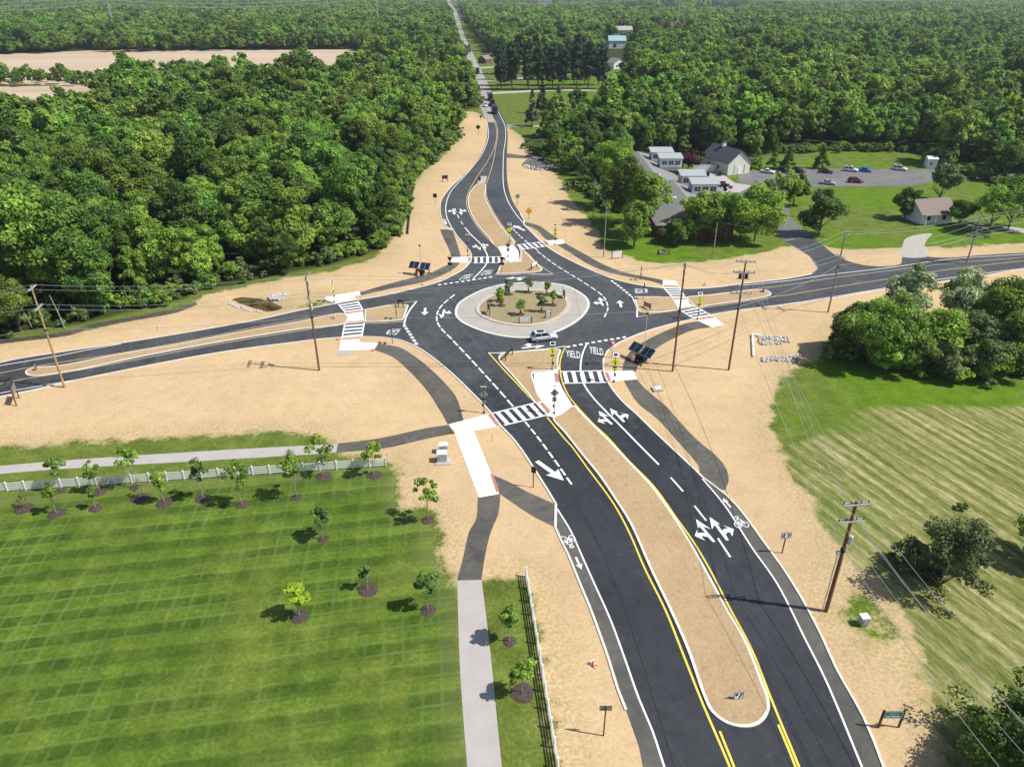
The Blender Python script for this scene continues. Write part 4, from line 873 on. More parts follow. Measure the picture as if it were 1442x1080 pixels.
def cone(px, label, lie=False):
    t = thing('traffic_cone', label, 'traffic cone', (*G(*px), 0.0), .4, 'orange traffic cones')
    if lie: t.rotation_euler = (R(80), 0, .6); t.location.z = .22
    MB().box((0, 0, .03), (.42, .42, .06)).obj('base', 'sign_white' if lie else 'orange', t)
    MB().tube([(0, 0, .06), (0, 0, .75)], [.16, .04], 12).obj('cone_body', 'orange', t)
    MB().tube([(0, 0, .34), (0, 0, .5)], [.125, .09], 12).obj('reflective_band', 'sign_white', t)
cone((833.5,934), 'orange cone lying on the straw left of the near road', True)
cone((476,478.5), 'orange cone at the left corner of the white ramp of the left arm'); cone((525.5,494), 'orange cone below the right end of the white ramp of the left arm')
cone((595,401.5), 'small orange cone on the verge below the far solar trailer'); cone((991.8,401.5), 'small orange cone on the straw above the right arm')
cone((714,610.5) if 0 else (639,610), 'small orange cone beside the white ramp near the utility boxes')
def stake(px, label):
    t = thing('survey_stake', label, 'stake', (*G(*px), 0), 0, 'orange survey stakes'); MB().box((0, 0, .5), (.06, .06, 1.0)).obj('stick', 'orange', t); MB().box((.08, 0, .93), (.16, .02, .12)).obj('ribbon', 'orange', t)
stake((545,647.5), 'orange survey stake at the right end of the white fence'); stake((222.5,466.8), 'orange stake on the straw above the left arm')
stake((693,621.5), 'dark-red stake on the straw left of the near road'); stake((758.8,329), 'thin stake beside the far path')
# utility cabinets
def cabinet(px, d, mat, label, rz=0.1, base=True, z=0.0, vent=True):
    t = thing('utility_box', label, 'utility box', (*G(*px), z), rz)
    if base: MB().box((.1, -.1, .06), (d[0] + .7, d[1] + .8, .12)).obj('concrete_base', 'concrete_path', t)
    MB().box((0, 0, d[2] / 2 + .12), d, 0, .97).obj('cabinet', mat, t)
    MB().box((0, 0, d[2] + .15), (d[0] + .06, d[1] + .06, .06)).obj('lid', 'box_white', t)
    MB().box((0, -d[1] / 2 - .02, d[2] * .55 + .1), (d[0] * .9, .03, d[2] * .8)).obj('door', 'box_grey', t)
    if vent: MB().box((-d[0] * .3, -d[1] / 2 - .05, d[2] * .55 + .1), (.06, .03, .2)).obj('handle', 'metal_dark', t)
cabinet((623,649), (1.3, 1.0, 1.2), 'box_white', 'white utility cabinet on a concrete base, the nearer of two left of the white ramp')
cabinet((624.8,636.5), (1.15, .9, 1.1), 'box_white', 'white utility cabinet, the farther of two left of the white ramp', base=False)
cabinet((1214.5,879), (.75, .7, .95), 'box_grey', 'grey utility box on the straw right of the near road, beside the tall twin-crossarm pole', base=False)
t = thing('concrete_vault', 'square concrete lid lying on the straw right of the near crossing', 'vault lid', (*G(925.5,549), 0), .2)
MB().box((0, 0, .14), (1.5, 1.3, .28)).obj('slab', 'concrete_path', t); MB().box((.1, .1, .31), (.9, .8, .06)).obj('lid', 'sign_white', t)
t = thing('pipe_outfall', 'white plastic pipe lying on the straw left of a rock strip below the right arm', 'pipe', (*G(1060.5,503), 0), 0)
p0, p1, p2 = Vector(G(1060.5,503)), Vector(G(1059,472)), Vector(G(1072,474)); o0 = Vector(G(1060.5,503))
MB().tube([((p0 - o0).x, 0, .18), ((p1 - o0).x, (p1 - o0).y, .18)], .2, 10).obj('pipe', 'white_vinyl', t)
MB().tube([((p1 - o0).x, (p1 - o0).y, .19), ((p2 - o0).x, (p2 - o0).y, .19)], .2, 10).obj('elbow', 'white_vinyl', t)

# white three-rail fences
def fence(a, b_, label, n, h=1.25, extra=0.35):
    A_, B_ = Vector(G(*a)), Vector(G(*b_)); L = (B_ - A_).length; rz = atan2(B_.y - A_.y, B_.x - A_.x)
    t = thing('rail_fence', label, 'fence', (A_.x, A_.y, 0), rz)
    for i in range(n + 1):
        p = MB().box((L * i / n, 0, (h + .1) / 2), (.15, .15, h + .1)).obj('post', 'white_vinyl', t)
        MB().box((L * i / n, 0, h + .13), (.2, .2, .06), 0, .3).obj('post_cap', 'white_vinyl', p)
    for k in range(4): MB().box((L / 2, .0, .22 + k * .30), (L, .05, .16)).obj('rail', 'white_vinyl', t)
fence((-40,695), (544,656.5), 'long white four-rail fence behind the row of young trees on the left lawn', 24)
fence((741,812), (790,1112), 'white four-rail fence seen almost end on between the concrete path and the near road', 13)

# ---------------------------------------------------------------- utility poles and wires
POLES = {}
def utility_pole(key, px, top, label, mat, arms=(), rz=0.0, parts='', r=.17, lean=None, grp='wooden utility poles'):
    h = hgt(px[0], px[1], top); t = thing('utility_pole', label, 'utility pole', (*G(*px), 0), rz, grp)
    MB().tube([(0, 0, 0), (0, 0, h * .5), (0, 0, h)], [r, r * .88, r * .7], 10).obj('pole', mat, t)
    tips = []
    for dz, L in arms:
        a = MB()
        for s in (-.14, .14): a.box((0, s, h - dz), (L, .10, .13))
        a = a.obj('crossarm', 'metal_galv', t)
        for k in (-.47, -.2, .2, .47):
            MB().tube([(k * L, 0, h - dz + .06), (k * L, 0, h - dz + .22)], [.06, .045], 8).tube([(k * L, 0, h - dz + .2), (k * L, 0, h - dz + .3)], [.08, .05], 8).obj('insulator', 'metal_dark', a)
            tips.append((k * L, 0, h - dz + .3))
    if 'T' in parts:
        z = h * .68
        MB().tube([(.32, -.1, z - .45), (.32, -.1, z + .4)], .24, 12).tube([(.32, -.1, z + .4), (.32, -.1, z + .46)], [.25, .18], 12).obj('transformer', 'metal_galv', t)
    if 'B' in parts: MB().tube([(0, 0, h * .57), (0, 0, h * .57 + .3)], r * 1.25, 10).obj('black_band', 'metal_dark', t)
    if 'C' in parts:
        MB().tube([(-.42, 0, 0), (-.42, 0, h * .55)], .05, 6).tube([(.3, .1, 0), (.3, .1, h * .5)], .05, 6).obj('conduit', 'metal_galv', t)
        MB().box((-.42, 0, h * .56), (.3, .3, .25)).obj('junction_box', 'metal_galv', t)
    if 'K' in parts:
        for k, (dz, s) in enumerate(((1.6, 1), (2.8, 1), (4.0, -1), (4.6, 1))):
            b_ = MB().tube([(0, 0, h - dz), (s * .7, -.05, h - dz + .1)], .035, 6).obj('bracket', 'metal_dark', t); MB().tube([(s * .7, -.05, h - dz - .25), (s * .7, -.05, h - dz + .3)], .09, 8).obj('cutout', 'metal_grey', b_)
    if 'L' in parts:
        q = h - 2.4
        for s in (-1, 1): MB().box((s * .45, -.1, q), (.5, .1, .9)).obj('switch_box', 'metal_dark', t)
        MB().box((0, -.05, q + .55), (2.1, .08, .1)).box((0, -.05, q - .5), (2.1, .08, .1)).obj('switch_rack', 'metal_galv', t)
    M_ = [Vector((*rot(x, y, rz), z)) + Vector((*G(*px), 0)) for x, y, z in tips]
    POLES[key] = (M_, Vector((*G(*px), h)), Vector((*G(*px), h * .60)))
    return t
roadW = line_dir((92,545), (449,521)) + pi / 2
utility_pole(1, (91,545.5), 402, 'leaning-looking brown utility pole with two crossarms at the far left edge', 'wood_pole', ((.4, 2.6), (3.4, 2.6)), roadW, 'B')
utility_pole(2, (449.6,521.5), 389, 'red-brown utility pole with a white transformer, below the left arm', 'wood_pole_red', ((.3, 2.6), (3.2, 2.6)), roadW, 'TBK')
utility_pole(3, (947,523), 371, 'dark red-brown utility pole right of the solar trailer with many brackets', 'wood_pole_red', ((.5, 1.2),), roadW - .2, 'BK')
utility_pole(4, (1026,521), 367, 'utility pole with three crossarms and switch boxes, right-hand of the pair below the right arm', 'wood_pole_red', ((.2, 2.8), (1.9, 3.2), (5.2, 3.2)), roadW + 1.3, 'BL')
utility_pole(5, (1166,440), 327, 'slim grey utility pole between the right arm and the church drive', 'wood_pole_grey', ((.3, 2.2), (4.6, 2.2)), roadW + .2, 'B')
utility_pole(6, (1361,371), 304, 'utility pole crowded with crossarms and switchgear beside the small white house', 'wood_pole_grey', ((.4, 3.2), (2.4, 4.2), (4.4, 3.4), (6.4, 3.4)), roadW + .6, 'BKL')
utility_pole(7, (1163,860.5), 706, 'tall brown utility pole with two double crossarms and a transformer, right of the near road', 'wood_pole_red', ((.3, 2.5), (2.2, 2.5)), .12, 'TBC', .2)
G2 = 'plain grey poles along the school side'
utility_pole(8, (849.8,362.8), 293, 'plain pole on the straw left of the school, tallest of the thin grey ones', 'wood_pole_grey', (), 0, '', .14, grp=G2)
utility_pole(9, (835,310), 252, 'plain thin pole at the grass edge beyond the far path', 'wood_pole_grey', (), 0, '', .14, grp=G2)
utility_pole(10, (787.5,241), 190, 'plain thin pole beside the rock basin', 'wood_pole_grey', (), 0, '', .14, grp=G2)
utility_pole(11, (1003.3,365), 313, 'plain grey pole in front of the school trees', 'wood_pole_grey', (), 0, '', .14, grp=G2)
utility_pole(12, (733,186.5), 158, 'slim pole at the near edge of the far green lawn', 'wood_pole_grey', (), 0, '', .12, grp=G2)
utility_pole(13, (701,126), 96, 'slim pole on the far lawn beside the road', 'wood_pole_grey', (), 0, '', .12, grp=G2)
utility_pole(14, (692,95), 66, 'slim far pole beside the road near the dark spruces', 'wood_pole_grey', (), 0, '', .12, grp=G2)
for k, (a, tp) in enumerate((((46.5,464),434), ((91,462),416), ((111,451),427))):
    t = thing('dead_trunk', ('leftmost', 'middle and tallest', 'rightmost')[k] + ' of three bare grey trunks leaning at the foot of the left wood', 'tree trunk', (*G(*a), 0), 0, 'bare grey trunks at the wood edge')
    h = hgt(*a, tp); MB().tube([(0, 0, 0), (-.3, 0, h * .5), (-.9, .1, h)], [.13, .1, .06], 7).obj('trunk', 'bark_pale', t)
    MB().tube([(-.3, 0, h * .5), (.3, .3, h * .75)], [.05, .02], 5).obj('limb', 'bark_pale', t)
def wire(p, q, sag, label, r=.022, grp=None):
    p, q = Vector(p), Vector(q); n = 18
    pts = [p.lerp(q, i / n) - Vector((0, 0, sag * 4 * (i / n) * (1 - i / n))) for i in range(n + 1)]
    o = MB().tube(pts, r, 5, False).obj('overhead_wire', 'wire'); return tag(o, label, 'overhead wire', grp)
def span(a, b_, label, n=4, sag=.9, comm=True):
    A_, B_ = POLES[a], POLES[b_]; pa = A_[0] or [A_[1]]; pb = B_[0] or [B_[1]]
    pa, pb = pa[::2][:n], pb[::2][:n]
    for i in range(max(len(pa), len(pb))): wire(pa[min(i, len(pa) - 1)], pb[min(i, len(pb) - 1)], sag, label, grp=label)
    if comm: wire(A_[2], B_[2], sag, label, .03, grp=label)
off = Vector(G(-330, 575)); POLES['w'] = ([Vector((off.x, off.y, 13.5))] * 8, Vector((off.x, off.y, 14)), Vector((off.x, off.y, 8)))
off = Vector(G(1640, 330)); POLES['e'] = ([Vector((off.x, off.y, 14.5 - .5 * k)) for k in range(8)], Vector((off.x, off.y, 14)), Vector((off.x, off.y, 8)))
off = Vector(G(1420, 1250)); POLES['s'] = ([Vector((off.x + dx, off.y, z)) for z in (13.5, 11.6) for dx in (-1.2, -.5, .5, 1.2)], Vector((off.x, off.y, 13)), Vector((off.x - .5, off.y, 8)))
span('w', 1, 'overhead wire running off the left edge from the leftmost utility pole'); span(1, 2, 'overhead wire above the left arm between the two left utility poles')
span(2, 3, 'overhead wire crossing over the roundabout between the red-brown poles'); span(3, 4, 'overhead wire between the pair of poles below the right arm')
span(4, 5, 'overhead wire from the paired poles to the slim grey pole'); span(5, 6, 'overhead wire along the right arm to the pole beside the white house', 6)
span(6, 'e', 'overhead wire running off the right edge beyond the white house', 6)
span(4, 7, 'overhead wire over the straw between the paired poles and the tall near pole', 4, 1.2)
span(7, 's', 'overhead wire running from the tall near pole off the bottom right corner', 8, .8)
span(3, 8, 'overhead wire from the dark pole to the plain pole left of the school', 1, .8, False); span(8, 9, 'overhead wire between the plain poles left of the school', 1, .6, False); span(9, 10, 'overhead wire between the plain poles beyond the far path', 1, .6, False)
span(5, 11, 'overhead wire from the slim grey pole to the plain pole before the school', 1, .5, False)
# far transmission line
TW = []
for k, (px, tp, lab) in enumerate((((163,52),9,'white lattice-like transmission tower rising from the wood at the far left'), ((534,46),-14,'transmission pole rising from the far wood left of the road'), ((953,46),-14,'transmission pole rising from the far wood right of the road'), ((1500,40),-20,None))):
    P_ = Vector((*G(*px), 0)); h = hgt(px[0], px[1], tp); h = max(h, 30)
    if k == 0: h = 44
    if lab:
        t = thing('transmission_tower', lab, 'power pylon', P_, 0, 'transmission towers across the far wood')
        mb = MB(); w = 1.6 if k == 0 else .6
        mb.tube([(-w, 0, 0), (0, 0, h)], [.5, .28], 6); mb.tube([(w, 0, 0), (0, 0, h)], [.5, .28], 6)
        for z in np.arange(4, h - 4, 5): mb.tube([(-w * (1 - z / h), 0, z), (w * (1 - (z + 4) / h), 0, z + 4)], .14, 4)
        mb.obj('shaft', 'metal_galv', t); 
        for z in (h - 1, h - 5, h - 9): MB().tube([(-4, 0, z), (4, 0, z)], .18, 5).obj('crossarm', 'metal_galv', t)
    TW.append((P_, h))
TW.insert(0, (Vector((*G(-300, 60), 0)), 44))
for (a, ha), (b_, hb) in zip(TW, TW[1:]):
    for z in (1, 5, 9): wire(a + Vector((0, 0, ha - z)), b_ + Vector((0, 0, hb - z)), 7, 'pale transmission wire strung high across the far wood', .36, 'transmission wires across the far wood')

# ---------------------------------------------------------------- vehicles (local +x is forward)
def loft(mb, secs):
    """secs: list of (x, [(y,z),...]) closed rings of equal count"""
    n = len(secs[0][1]); vs = [(x, y, z) for x, ring in secs for y, z in ring]; fs = []
    for i in range(len(secs) - 1):
        for k in range(n): a, b_ = i * n + k, i * n + (k + 1) % n; fs.append((a, b_, b_ + n, a + n))
    fs.append(tuple(range(n - 1, -1, -1))); fs.append(tuple(range(len(vs) - n, len(vs)))); mb.add(vs, fs)
def ring(w, z0, zs, zt): return [(-w * .86, z0), (-w, z0 + .12), (-w * 1.0, zs), (-w * .93, zt), (w * .93, zt), (w * 1.0, zs), (w, z0 + .12), (w * .86, z0)]
def make_car(name, label, cat, paint, px, rz, kind='suv', group=None, z=.03, loc=None):
    t = thing(name, label, cat, (*(loc or G(*px)), z), rz, group)
    suv = kind != 'sedan'; L = 4.75 if suv else 4.6; W = .93; hz = .98 if suv else .86; ht = 1.68 if suv else 1.42
    x0, x1 = -L / 2, L / 2
    mb = MB()
    loft(mb, [(x0, ring(W*.80, .40, hz*.75, hz*.88)), (x0 + .12, ring(W*.92, .32, hz*.85, hz)), (x0 + .9, ring(W, .26, hz*.86, hz + .02)), (0, ring(W, .26, hz*.84, hz + .02)), (x1 - 1.25, ring(W, .26, hz*.82, hz)),
              (x1 - .5, ring(W*.95, .28, hz*.72, hz*.88)), (x1 - .1, ring(W*.82, .32, hz*.62, hz*.74)), (x1, ring(W*.70, .38, hz*.5, hz*.6))])
    body = mb.obj('body', 'car_' + paint, t, True)
    rb = x0 + (.28 if suv else .95); rf = x1 - (1.35 if suv else 1.45); rt0 = rb + (.35 if suv else .55); rt1 = rf - .85
    def cab(a, b_, c, d, z0, z1, w0, w1):
        return [(a, -w0, z0), (b_, -w0, z0), (b_, w0, z0), (a, w0, z0), (c, -w1, z1), (d, -w1, z1), (d, w1, z1), (c, w1, z1)], [(0, 3, 2, 1), (4, 5, 6, 7), (0, 1, 5, 4), (1, 2, 6, 5), (2, 3, 7, 6), (3, 0, 4, 7)]
    MB().add(*cab(rb, rf, rt0, rt1, hz - .02, ht - .06, W * .92, W * .74)).obj('windows', 'glass_dark', t)
    rf_ = MB().add(*cab(rt0 - .06, rt1 + .08, rt0 + .1, rt1 - .1, ht - .07, ht, W * .76, W * .66)).obj('roof', 'car_' + paint, t)
    pil = MB()
    for s in (-1, 1):
        for xa, xb in ((rb, rt0 - .02), (rf, rt1 + .03), ((rb + rf) / 2 - .1, (rt0 + rt1) / 2 - .05)):
            pil.tube([(xa, s * W * .93, hz - .02), (xb, s * W * .76, ht - .04)], .05 if xa != (rb + rf) / 2 - .1 else .045, 6)
    pil.obj('pillars', 'car_' + paint, t)
    if kind == 'suv': MB().box(((rt0 + rt1) / 2 + .1, 0, ht + .006), (1.25, .95, .02)).obj('sunroof', 'glass_dark', rf_)
    for sx in (x0 + .92, x1 - .95):
        for s in (-1, 1):
            w_ = MB().tube([(sx, s * (W - .2), .34), (sx, s * (W + .01), .34)], .34, 16).obj('wheel', 'tyre', t)
            MB().tube([(sx, s * (W + .0), .34), (sx, s * (W + .025), .34)], .22, 12).obj('rim', 'rim', w_)
    for s in (-1, 1):
        MB().box((x1 - .13, s * W * .62, hz * .66), (.12, .34, .13)).obj('headlight', 'lamp_white', t)
        MB().box((x0 + .05, s * W * .70, hz * .80), (.10, .28, .18)).obj('tail_light', 'lamp_red', t)
        MB().box((rf - .25, s * (W + .10), hz + .08), (.12, .2, .13)).obj('mirror', 'car_' + paint, t)
    MB().box((x1 - .02, 0, hz * .52), (.06, W * 1.0, .16)).obj('grille', 'black_plastic', t)
    MB().box((x0 + .03, 0, .42), (.1, W * 1.4, .16)).obj('bumper', 'black_plastic', t)
    return t
hd = line_dir((748,477), (786,473))
make_car('car', 'silver-white SUV with a dark sunroof driving round the roundabout', 'car', 'silver', (766,478.5), hd + .02, 'suv')
PK = 'cars parked in the school car park'
for px, p, k, rz, lab in (((1081,244),'white','sedan',-.6,'white car at the left end of the car park, half behind a tree'), ((1104,243),'black','suv',-1.0,'black SUV parked right of the white car at the left end of the car park'),
    ((1124,243.5),'black','suv',-.9,'black SUV at the left of the car park beside the lawn corner'), ((1163,244),'darkred','sedan',-.5,'dark red sedan in the back row of the car park'),
    ((1197.5,241.5),'white','suv',-.55,'white SUV in the back row, left of the blue car'), ((1217.5,242),'blue','sedan',-.55,'bright blue car in the back row of the car park'),
    ((1266.5,240),'white','suv',-.65,'white SUV parked near the middle pole, left of the white shed'), ((1165.5,260),'grey','sedan',-.4,'pale grey sedan in the front row of the car park'),
    ((1204.5,257.5),'maroon','suv',-.15,'maroon SUV in the front row of the car park'), ((1337,238),'white','suv',-.6,'white vehicle half hidden by a tree right of the white shed')):
    make_car('parked_car', lab, 'car', p, px, rz, k, PK)
make_car('car', 'white SUV on the old road beside the queue of dark trucks', 'car', 'white', (683.8,150.5), line_dir((683,150),(679,133)) + pi, 'suv')
def truck(px, rz, label, box=True, L=9.0, col='car_truck', grp='dark trucks on the far road'):
    t = thing('truck', label, 'truck', (*G(*px), .05), rz, grp)
    MB().box((-L / 2 + .2, 0, .85), (L, 1.0, .25)).obj('chassis', 'black_plastic', t)
    c = MB().box((L * .5 - 1.2 - L * .0, 0, 1.9), (2.1, 2.3, 2.2), 0, .9).box((L * .5 + .3, 0, 1.3), (1.2, 2.0, 1.1), 0, .85).obj('cab', col, t)
    MB().box((L * .5 - .18, 0, 2.35), (.12, 1.9, .8)).obj('windscreen', 'glass_dark', c)
    if box: MB().box((-.9 - 0, 0, 2.15), (L - 2.6, 2.4, 2.3)).obj('dump_body', col, t)
    else:
        MB().box((-.9, 0, 1.2), (L - 2.2, 2.4, .3)).obj('flatbed', 'metal_grey', t)
        for k in (-1.8, .6): MB().box((k - .5, 0, 1.85), (1.9, 1.9, 1.0), 0, .8).obj('load', 'black_plastic', t)
    for x in (L * .5 + .1, -L * .3, -L * .3 - 1.3, -.2 * L + 1.4):
        for s in (-1, 1): MB().tube([(x, s * .8, .5), (x, s * 1.15, .5)], .5, 12).obj('wheel', 'tyre', t)
    return t
rz = line_dir((672,101),(664,82)) + pi
truck((672.5,103.5), rz, 'dark dump truck alone on the far road, coming towards the camera')
rz = line_dir((696,157),(690,139)) + pi
truck((696.5,159.5), rz, 'dark truck at the head of the queue on the new lane', True, 8)
truck((693,148.5), rz, 'flatbed truck in the middle of the queue on the new lane', False, 9)
truck((690.5,141), rz, 'dark truck at the back of the queue on the new lane', True, 9)

# ---------------------------------------------------------------- buildings
def house(label, FL, FR, depth, eh, rh, wall, roof, cat='building', name='building', ridge='front', wins=(), over=.4, group=None, door=True, base=None):
    """FL/FR: feet of the front wall as survey points; ridge 'front' = parallel to the front, 'side' = gable faces front"""
    A_, B_ = Vector(FL), Vector(FR); W_ = (B_ - A_).length; rz = atan2(B_.y - A_.y, B_.x - A_.x)
    t = thing(name, label, cat, (A_.x, A_.y, 0), rz, group)
    w = MB()
    if ridge == 'front':
        pr = [(0, 0), (depth, 0), (depth, eh), (depth / 2, rh), (0, eh)]
        w.add([(x, y, z) for x in (0, W_) for y, z in pr], [(0, 1, 2, 3, 4), (9, 8, 7, 6, 5)] + [(i, i + 5, (i + 1) % 5 + 5, (i + 1) % 5) for i in range(5)])
    else:
        pr = [(0, 0), (W_, 0), (W_, eh), (W_ / 2, rh), (0, eh)]
        w.add([(x, y, z) for y in (0, depth) for x, z in pr], [(4, 3, 2, 1, 0), (5, 6, 7, 8, 9)] + [((i + 1) % 5, (i + 1) % 5 + 5, i + 5, i) for i in range(5)])
    w.obj('wall', wall, t)
    r = MB(); k = over; th = .18
    if ridge == 'front':
        s = (rh - eh) / (depth / 2)
        for y0, z0, y1, z1 in ((-k, eh - k * s, depth / 2, rh), (depth + k, eh - k * s, depth / 2, rh)):
            r.add([(-k, y0, z0 + .03), (W_ + k, y0, z0 + .03), (W_ + k, y1, z1 + .03), (-k, y1, z1 + .03), (-k, y0, z0 + th), (W_ + k, y0, z0 + th), (W_ + k, y1, z1 + th + .03), (-k, y1, z1 + th + .03)], [(0, 3, 2, 1), (4, 5, 6, 7), (0, 1, 5, 4), (1, 2, 6, 5), (2, 3, 7, 6), (3, 0, 4, 7)])
    else:
        s = (rh - eh) / (W_ / 2)
        for x0, z0, x1, z1 in ((-k, eh - k * s, W_ / 2, rh), (W_ + k, eh - k * s, W_ / 2, rh)):
            r.add([(x0, -k, z0 + .03), (x0, depth + k, z0 + .03), (x1, depth + k, z1 + .03), (x1, -k, z1 + .03), (x0, -k, z0 + th), (x0, depth + k, z0 + th), (x1, depth + k, z1 + th + .03), (x1, -k, z1 + th + .03)], [(0, 3, 2, 1), (4, 5, 6, 7), (0, 1, 5, 4), (1, 2, 6, 5), (2, 3, 7, 6), (3, 0, 4, 7)])
    r.obj('roof', roof, t)
    for x, z, ww, hh in wins:
        f = MB().box((x, -.03, z), (ww + .2, .1, hh + .2)).obj('window', 'wall_white', t); MB().box((x, -.09, z), (ww, .04, hh)).obj('pane', 'glass_dark', f)
    return t, W_
# school: two stepped low hipped roofs carrying pairs of clerestories
SX, SY = G(1024,306)
def hip(mb, x0, y0, x1, y1, z, zr, ax='x', inset=None):
    d = (y1 - y0) / 2 if inset is None else inset; ym = (y0 + y1) / 2; xm = (x0 + x1) / 2
    if ax == 'x': a, b_ = (x0 + d, ym, zr), (x1 - d, ym, zr)
    else: d = (x1 - x0) / 2 if inset is None else inset; a, b_ = (xm, y0 + d, zr), (xm, y1 - d, zr)
    v = [(x0, y0, z), (x1, y0, z), (x1, y1, z), (x0, y1, z), a, b_]
    f = [(0, 1, 5, 4), (1, 2, 5), (2, 3, 4, 5), (3, 0, 4), (0, 3, 2, 1)] if ax == 'x' else [(0, 1, 4), (1, 2, 5, 4), (2, 3, 5), (3, 0, 4, 5), (0, 3, 2, 1)]
    mb.add(v, f)
t = thing('school_building', 'low brick school with grey shingle roofs and four white clerestories, behind the row of trees', 'school', (0, 0, 0), 0)
def gz(x, y, z): return G(x, y, z)
xa, ya = gz(905, 300, 3.2); xb, yb = gz(992, 300, 3.2); _, yback = gz(930, 222, 3.2)
xc, yc = gz(940, 316, 3.2); xd, yd = gz(1032, 316, 3.2); _, ymid = gz(950, 268, 3.2)
W1 = (xa - 1, ymid - 4, xb + 1, yback); W2 = (xc - 3, yc - 1, xd + 1, ymid + 3)
MB().box(((W1[0]+W1[2])/2, (W1[1]+W1[3])/2, 1.6), (W1[2]-W1[0]-1.4, W1[3]-W1[1]-1.4, 3.2)).box(((W2[0]+W2[2])/2, (W2[1]+W2[3])/2, 1.597), (W2[2]-W2[0]-1.4, W2[3]-W2[1]-1.4, 3.19)).obj('wall', 'wall_brick', t)
mb = MB(); hip(mb, *W1, 3.2, 6.4, 'y', 6); rf1 = mb.obj('roof', 'roof_shingle', t)
mb = MB(); hip(mb, *W2, 3.15, 6.6, 'y', 5); rf2 = mb.obj('roof', 'roof_shingle', t)
e0 = gz(1003, 262, 3.0); mb = MB(); hip(mb, xb - 2, gz(1000, 278, 3)[1], gz(1012, 262, 3)[0], gz(1000, 249, 3)[1], 2.9, 3.8, 'y', 2); mb.obj('porch_roof', 'roof_shingle', t)
MB().box((xb + 1.5, gz(1000, 264, 3)[1], 1.4), (gz(1012, 262, 3)[0] - xb - .6, 8, 2.8)).obj('porch_wall', 'wall_cream', t)
for (px0, px1, pyb, pyt) in ((917, 947, 225, 213.5), (929, 960, 234, 222.5), (959, 992, 259.5, 248), (974, 1011, 271.5, 258.5)):
    zb = 5.6; xl, yl_ = gz(px0, pyb, zb); xr, _ = gz(px1, pyb, zb); w = xr - xl; h = 2.1
    c = thing_ = MB().box(((xl + xr) / 2, yl_ + 2.2, zb - 1.0 + h / 2 + .3), (w, 4.4, h + 1.4)).obj('clerestory', 'roof_teal', t)
    MB().box(((xl + xr) / 2, yl_ - .04, zb + h / 2 - .25), (w * .98, .12, h * 1.15)).obj('front_panel', 'wall_white', c)
    s = .35; MB().add([(xl - s, yl_ - .5, zb + h + .0), (xr + s, yl_ - .5, zb + h + .0), (xr + s, yl_ + 4.6, zb + h + .75), (xl - s, yl_ + 4.6, zb + h + .75), (xl - s, yl_ - .5, zb + h + .25), (xr + s, yl_ - .5, zb + h + .25), (xr + s, yl_ + 4.6, zb + h + .95), (xl - s, yl_ + 4.6, zb + h + .95)],
             [(0, 3, 2, 1), (4, 5, 6, 7), (0, 1, 5, 4), (1, 2, 6, 5), (2, 3, 7, 6), (3, 0, 4, 7)]).obj('clerestory_roof', 'roof_teal', c)
    for k in (-1, 0, 1):
        f = MB().box(((xl + xr) / 2 + k * w * .30, yl_ - .12, zb + h / 2 - .1), (w * .22, .06, h * .52)).obj('window', 'glass_dark', c)
        MB().box(((xl + xr) / 2 + k * w * .30, yl_ - .16, zb + h / 2 - .1), (.08, .03, h * .5)).box(((xl + xr) / 2 + k * w * .30, yl_ - .163, zb + h / 2 - .1), (w * .22, .02, .07)).obj('mullion', 'wall_white', f)
for p in ((926, 250), (948, 282)):
    q = gz(*p, 5.3); MB().box((q[0], q[1], 5.5), (1.3, 1.0, .9)).box((q[0], q[1], 6.0), (1.5, 1.2, .12)).obj('roof_vent', 'wall_white', t)
# pale barn with dark roof and cupola
fl, fr, bl = G(1024,247.5), G(1057.5,245), G(1005.6,234.5)
dd = hypot(bl[0] - fl[0], bl[1] - fl[1])
A_, B_ = Vector(fl), Vector(fr); rzb = atan2(B_.y - A_.y, B_.x - A_.x)
# gable front follows the left wall direction: skew is small, square it up
t, wb = house('cream barn with dark slate gable roof and a white cupola, right of the school', fl, (fl[0] + (fr[0]-fl[0]), fl[1] + (fr[1]-fl[1])), min(dd, 16), 4.0, 7.4, 'wall_cream', 'roof_slate', 'barn', 'barn', 'side', wins=(), over=.5)
t.rotation_euler.z = rzb + .12
MB().box((wb * .52, -.05, 1.2), (1.2, .12, 2.3)).obj('door', 'wall_white', t)
for x in (-1, 1): MB().box((wb * .52 + x * 2.0, -.06, 1.7), (.14, .1, 2.6), x * .0).obj('door_brace', 'box_grey', t)
MB().box((-.05, 5, 1.8), (.1, .9, 1.3)).obj('window', 'glass_dark', t); MB().box((-.05, 10, 1.8), (.1, .9, 1.3)).obj('window', 'glass_dark', t)
cp = MB().box((wb / 2, 9, 7.8), (1.1, 1.1, 1.5)).obj('cupola', 'wall_white', t); MB().box((wb / 2, 9, 8.85), (1.4, 1.4, .7), 0, .1).obj('cupola_roof', 'roof_slate', cp)
# white board fence of the yard
t = thing('yard_wall', 'white board fence between the purple tree and the cream barn', 'fence', (*G(975.5,242), 0), 0)
MB().box((3.6, 0, 1.1), (7.4, .15, 2.2)).obj('fence_panel', 'wall_white', t); MB().box((7.3, 3.0, 1.09), (.15, 6, 2.18)).obj('fence_panel', 'wall_white', t)
for lab, p in (('dark bin at the left of the concrete yard beside the school', (996.5,248.5)), ('dark bin beside the wall of the cream barn', (1013.5,248))):
    t = thing('waste_bin', lab, 'bin', (*G(*p), .03), 0); MB().box((0, 0, .6), (.8, .8, 1.2), 0, 1.1).obj('bin_body', 'metal_dark', t); MB().box((0, 0, 1.25), (.95, .95, .12)).obj('lid', 'black_plastic', t)
